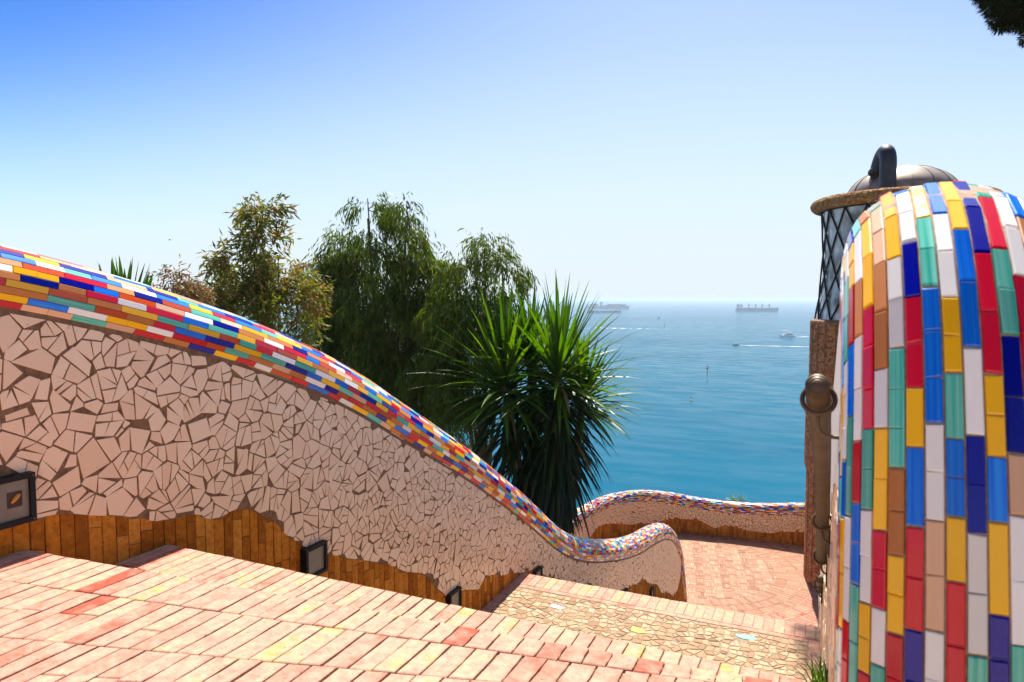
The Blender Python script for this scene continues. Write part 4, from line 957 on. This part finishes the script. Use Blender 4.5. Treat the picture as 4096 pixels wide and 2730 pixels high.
for c, r in clumps:
    mb.tube([tuple(crown.lerp(c, .0)), tuple(crown.lerp(c, .55)+Vector((0, 0, .3))), tuple(c)], [.07, .04, .012], 6, 0, False)
    for _ in range(int(1500*(r/.17)**1.7) if c.y < 13 or c.x > 1.5 else int(520*(r/.2)**2)):
        p = c+rv()*r*random.random()**.4; dv = ((p-c).normalized()*.8+rv()*.5+Vector((0, 0, -.15))).normalized(); leaf_mesh(fo, p, dv, rv(), random.uniform(.07, .12), .011, random.random()**1.5)
mb.build('trunk', M['bark'], pine, tb, smooth=True); fo.build('crown', M['pine'], pine, tb)

# ================================================================== SHIPS, BOATS AND SEA MARKS
def frame(X, dist, yaw=0.0):                             # a spot on the water, heading along the picture's x axis
    d = dist; r_ = (X-1176.5)/1569*d; p = at(r_, d, SEA); a = TH+yaw
    return p, (lambda u, v, h: (u*math.cos(a)-v*math.sin(a), u*math.sin(a)+v*math.cos(a), h))
def hull(L, B, Hs, tr, bow=1.12, stern_h=None):
    st = [(-.5, .70, 1.0), (-.47, .95, 1.0), (-.2, 1, 1.0), (.2, 1, 1.0), (.36, .85, 1.02), (.45, .45, 1.15), (.5, .06, 1.25)]; V = []; F = []
    for k, (u, w_, hh) in enumerate(st):
        lo_u = u*L*(1.0 if k < 5 else .965)
        for sg in (-1, 1): V.append(tr(lo_u, sg*B/2*w_*(.85 if k > 3 else .95), -1.0)); V.append(tr(u*L, sg*B/2*w_, Hs*hh))
    for k in range(len(st)-1):
        a = k*4; F += [(a, a+1, a+5, a+4), (a+2, a+6, a+7, a+3), (a+1, a+3, a+7, a+5)]
    F += [(0, 2, 3, 1), tuple(i+(len(st)-1)*4 for i in (0, 1, 3, 2))]
    return V, F
def tbox(mb, tr, c, d, m=0):
    V = []
    for k in (-1, 1):
        for a, b in ((-1, -1), (1, -1), (1, 1), (-1, 1)): V.append(tr(c[0]+a*d[0]/2, c[1]+b*d[1]/2, c[2]+k*d[2]/2))
    mb.add(V, [(3, 2, 1, 0), (4, 5, 6, 7), (0, 1, 5, 4), (1, 2, 6, 5), (2, 3, 7, 6), (3, 0, 4, 7)], m)
def part(T_, name, mname, fn): mb = MB(); fn(mb); return mb.build(name, M[mname], T_)
# bulk carrier, bow to the right
p, tr = frame(1740, 2960); S_ = thing('cargo_ship', 'long cargo ship with four deck cranes far out near the horizon', 'ship', tuple(p))
part(S_, 'hull', 'hullred', lambda m: m.add(*hull(184, 28, 13.5, tr)))
part(S_, 'deckhouse', 'ship', lambda m: (tbox(m, tr, (-76, 0, 20.5), (17, 24, 14)), tbox(m, tr, (-74, 0, 29), (12, 27, 4))))
part(S_, 'funnel', 'crane', lambda m: tbox(m, tr, (-86, 0, 24), (6, 8, 15)))
part(S_, 'mast', 'crane', lambda m: (m.tube([tr(-73, 0, 30), tr(-73, 0, 38)], .5, 6), m.tube([tr(84, 0, 16), tr(84, 0, 25)], .6, 6)))
for u, sg in ((-38, 1), (-8, -1), (20, 1), (51, -1)):
    c = part(S_, 'crane', 'crane', lambda m: (tbox(m, tr, (u, 0, 21.5), (3.6, 3.6, 17)), tbox(m, tr, (u, 0, 30), (4.6, 4.6, 3.6)), m.tube([tr(u, 0, 27), tr(u+sg*24, 0, 26.4)], .8, 6)))
for u in (-52, -24, 6, 36, 64): part(S_, 'hatch', 'hull', lambda m: tbox(m, tr, (u, 0, 14.6), (17, 18, 2.4)))
p, tr = frame(1398, 3750); S_ = thing('container_ship', 'distant container ship partly behind the yucca leaf tips', 'ship', tuple(p)); L = 230
part(S_, 'hull', 'hull', lambda m: m.add(*hull(L, 32, 15, tr)))
part(S_, 'deckhouse', 'ship', lambda m: tbox(m, tr, (-40, 0, 26), (14, 30, 22)))
part(S_, 'gantry', 'crane', lambda m: (tbox(m, tr, (-60, 0, 37), (112, 1.5, 1.2)), m.tube([tr(-5, 0, 15), tr(-5, 0, 37)], .9, 6), m.tube([tr(-112, 0, 15), tr(-112, 0, 37)], .9, 6), tbox(m, tr, (65, 0, 33), (60, 1.5, 1.2)), m.tube([tr(95, 0, 16), tr(95, 0, 34)], .9, 6)))
for k, (u, h, mm) in enumerate(((-95, 12, 'boxb'), (-80, 15, 'boxa'), (-65, 13, 'boxa'), (-14, 7, 'boxb'), (4, 12, 'boxb'), (20, 11, 'boxb'), (36, 12, 'boxa'), (52, 11, 'boxb'), (68, 12, 'boxb'), (84, 10, 'boxb'))):
    part(S_, 'container_stack', mm, lambda m: tbox(m, tr, (u, 0, 15+h/2), (14.2, 28, h)))
p, tr = frame(1388, 2680); S_ = thing('small_cargo_ship', 'smaller low cargo ship lying just below the container ship', 'ship', tuple(p))
part(S_, 'hull', 'hull', lambda m: m.add(*hull(132, 20, 8.5, tr)))
part(S_, 'deckhouse', 'ship', lambda m: tbox(m, tr, (-50, 0, 14), (12, 17, 13)))
part(S_, 'mast', 'crane', lambda m: (m.tube([tr(48, 0, 9), tr(48, 0, 20)], .6, 6), m.tube([tr(-50, 0, 20), tr(-50, 0, 27)], .5, 6)))
# motor yacht, bow to the left
p, tr0 = frame(1810, 985); tr = lambda u, v, h: tr0(-u, -v, h); S_ = thing('motor_yacht', 'white two deck yacht running left with a long white wake', 'boat', tuple(p))
part(S_, 'hull', 'boatwhite', lambda m: m.add(*hull(23, 5.6, 2.5, tr)))
part(S_, 'cabin', 'boatwhite', lambda m: (tbox(m, tr, (-1, 0, 3.3), (13, 4.6, 1.7)), tbox(m, tr, (-2.5, 0, 4.9), (7, 4, 1.5))))
part(S_, 'window_band', 'darkwin', lambda m: (tbox(m, tr, (-1.5, 0, 3.5), (13.2, 4.7, .7)), tbox(m, tr, (-2.4, 0, 5.1), (7.2, 4.1, .6))))
part(S_, 'mast', 'boatwhite', lambda m: m.tube([tr(-4, 0, 5.6), tr(-4.4, 0, 7.6)], .12, 6))
p, tr0 = frame(1692, 806); tr = lambda u, v, h: tr0(-u, -v, h); S_ = thing('motorboat', 'small dark motorboat pulling a thin white wake below the yacht', 'boat', tuple(p))
part(S_, 'hull', 'hull', lambda m: m.add(*hull(8.5, 2.8, 1.2, tr))); part(S_, 'cabin', 'boatwhite', lambda m: tbox(m, tr, (-.6, 0, 2), (3, 2.1, 1.5)))
p, tr0 = frame(1514.5, 1950); tr = lambda u, v, h: tr0(-u, -v, h); S_ = thing('speedboat', 'tiny speedboat far off between the two groups of ships', 'boat', tuple(p))
part(S_, 'hull', 'hull', lambda m: m.add(*hull(9, 3, 1.6, tr))); part(S_, 'cabin', 'boatwhite', lambda m: tbox(m, tr, (-1, 0, 2.2), (3.5, 2.2, 1.4)))
def wake(X0, dist, X1, w0, w1, label, drift=0.0, h=.06, dash=0):
    p0, tr = frame(X0, dist); p1, _ = frame(X1, dist+drift); mb = MB(); n = 60; ax = p1-p0; L = np.linalg.norm(ax[:2]); ax /= L; pr = np.array([-ax[1], ax[0], 0]); V = []
    ph = random.random()*9
    for i in range(n+1):
        k = i/n; w_ = (w0+(w1-w0)*k)*(1+.35*math.sin(k*37+ph)+.25*random.uniform(-1, 1)); c = ax*L*k
        if dash and math.sin(k*61+ph)+.6*math.sin(k*23+ph*2) < -.1+dash*k: w_ *= .12
        V += [tuple(c-pr*w_/2+np.array([0, 0, h])), tuple(c+pr*w_/2+np.array([0, 0, h]))]
    F = [(2*i, 2*i+1, 2*i+3, 2*i+2) for i in range(n)]
    mb.add(V, F); o = mb.build('wake', M['foam'], None); o.location = tuple(p0); tag(o, label, 'wake', kind='stuff'); return o
wake(1820, 985, 1990, 3.2, 9, 'white foam wake streaming right from the yacht')
wake(1698, 806, 1990, 2.6, 5, 'thin white wake of the small motorboat', -45)
wake(1518, 1950, 1532, 6, 1.5, 'short foam trail behind the tiny speedboat')
wake(1765, 1176, 1990, 1.2, 6, 'white foam line on the water above the yacht', -8)
wake(1370, 1290, 1560, 14, 3, 'broken foam streak reaching right from the yucca leaves', -60, dash=.9)
# beacons and buoy
def beacon(X, dist, H, label, red=True):
    p, tr = frame(X, dist); S_ = thing('beacon', label, 'beacon', tuple(p), None); k = H/7
    part(S_, 'pile', 'crane', lambda m: m.tube([tr(0, 0, -2), tr(0, 0, 4.6*k)], .22*k, 8))
    part(S_, 'platform', 'redmark' if red else 'crane', lambda m: m.tube([tr(0, 0, 4.2*k), tr(0, 0, 5.2*k)], [.85*k, .85*k], 10))
    part(S_, 'cage', 'redmark' if red else 'crane', lambda m: [m.tube([tr(.6*k*math.cos(a), .6*k*math.sin(a), 5.2*k), tr(.2*k*math.cos(a), .2*k*math.sin(a), 6.6*k)], .08*k, 5) for a in (0, 1.57, 3.14, 4.71)])
    part(S_, 'light', 'darkwin', lambda m: m.tube([tr(0, 0, 6.4*k), tr(0, 0, 7.2*k)], .25*k, 8))
beacon(1627.5, 490, 7.2, 'red topped channel beacon on a thin pile in mid water')
beacon(1527, 1245, 9.5, 'far thin beacon on the foam streak right of the yucca', False)
p, tr = frame(1591, 366); S_ = thing('buoy', 'small yellow buoy with dark top floating on the blue water', 'buoy', tuple(p))
part(S_, 'float', 'buoy', lambda m: m.tube([tr(0, 0, -.4), tr(0, 0, .1), tr(0, 0, .5), tr(0, 0, .65)], [.5, .75, .7, .3], 14))
part(S_, 'tower', 'buoy', lambda m: m.tube([tr(0, 0, .6), tr(0, 0, 1.5)], [.35, .16], 8)); part(S_, 'top_mark', 'darkwin', lambda m: m.tube([tr(0, 0, 1.5), tr(0, 0, 2.3)], [.2, .1], 8))
# bird
p = Vector(px(390, 552, 120)); B_ = MB(); B_.tube([(-.22, 0, 0), (-.05, 0, .03), (.15, 0, .02), (.26, 0, 0)], [.02, .07, .05, .01], 8)
for sg in (1, -1): B_.add([(-.05, 0, .04), (.1, 0, .04), (.0, sg*.32, .17), (-.06, sg*.62, .08), (-.12, sg*.3, .14)], [(0, 1, 2, 4), (4, 2, 3)])
o = B_.build('bird', M['hull']); o.location = p; o.rotation_euler = (0.1, 0, 1.0); tag(o, 'tiny dark bird flying in the sky above the left wall', 'bird')

# ================================================================== HAZE over the sea
if True:
    mb = MB(); mb.box((0, 12000, (SEA-1+9.5)/2), (44000, 44000, 9.5-(SEA-1))); 
    hz = mb.build('haze', bpy.data.materials.new('sea_haze'), kind='stuff'); m = hz.data.materials[0]; m.use_nodes = True; t = m.node_tree
    t.nodes.remove(t.nodes['Principled BSDF']); vol = t.nodes.new('ShaderNodeVolumePrincipled'); vol.inputs['Color'].default_value = (.62, .80, 1.0, 1); vol.inputs['Density'].default_value = 1.6e-4
    vol.inputs['Anisotropy'].default_value = .2
    t.links.new(vol.outputs[0], t.nodes['Material Output'].inputs['Volume'])
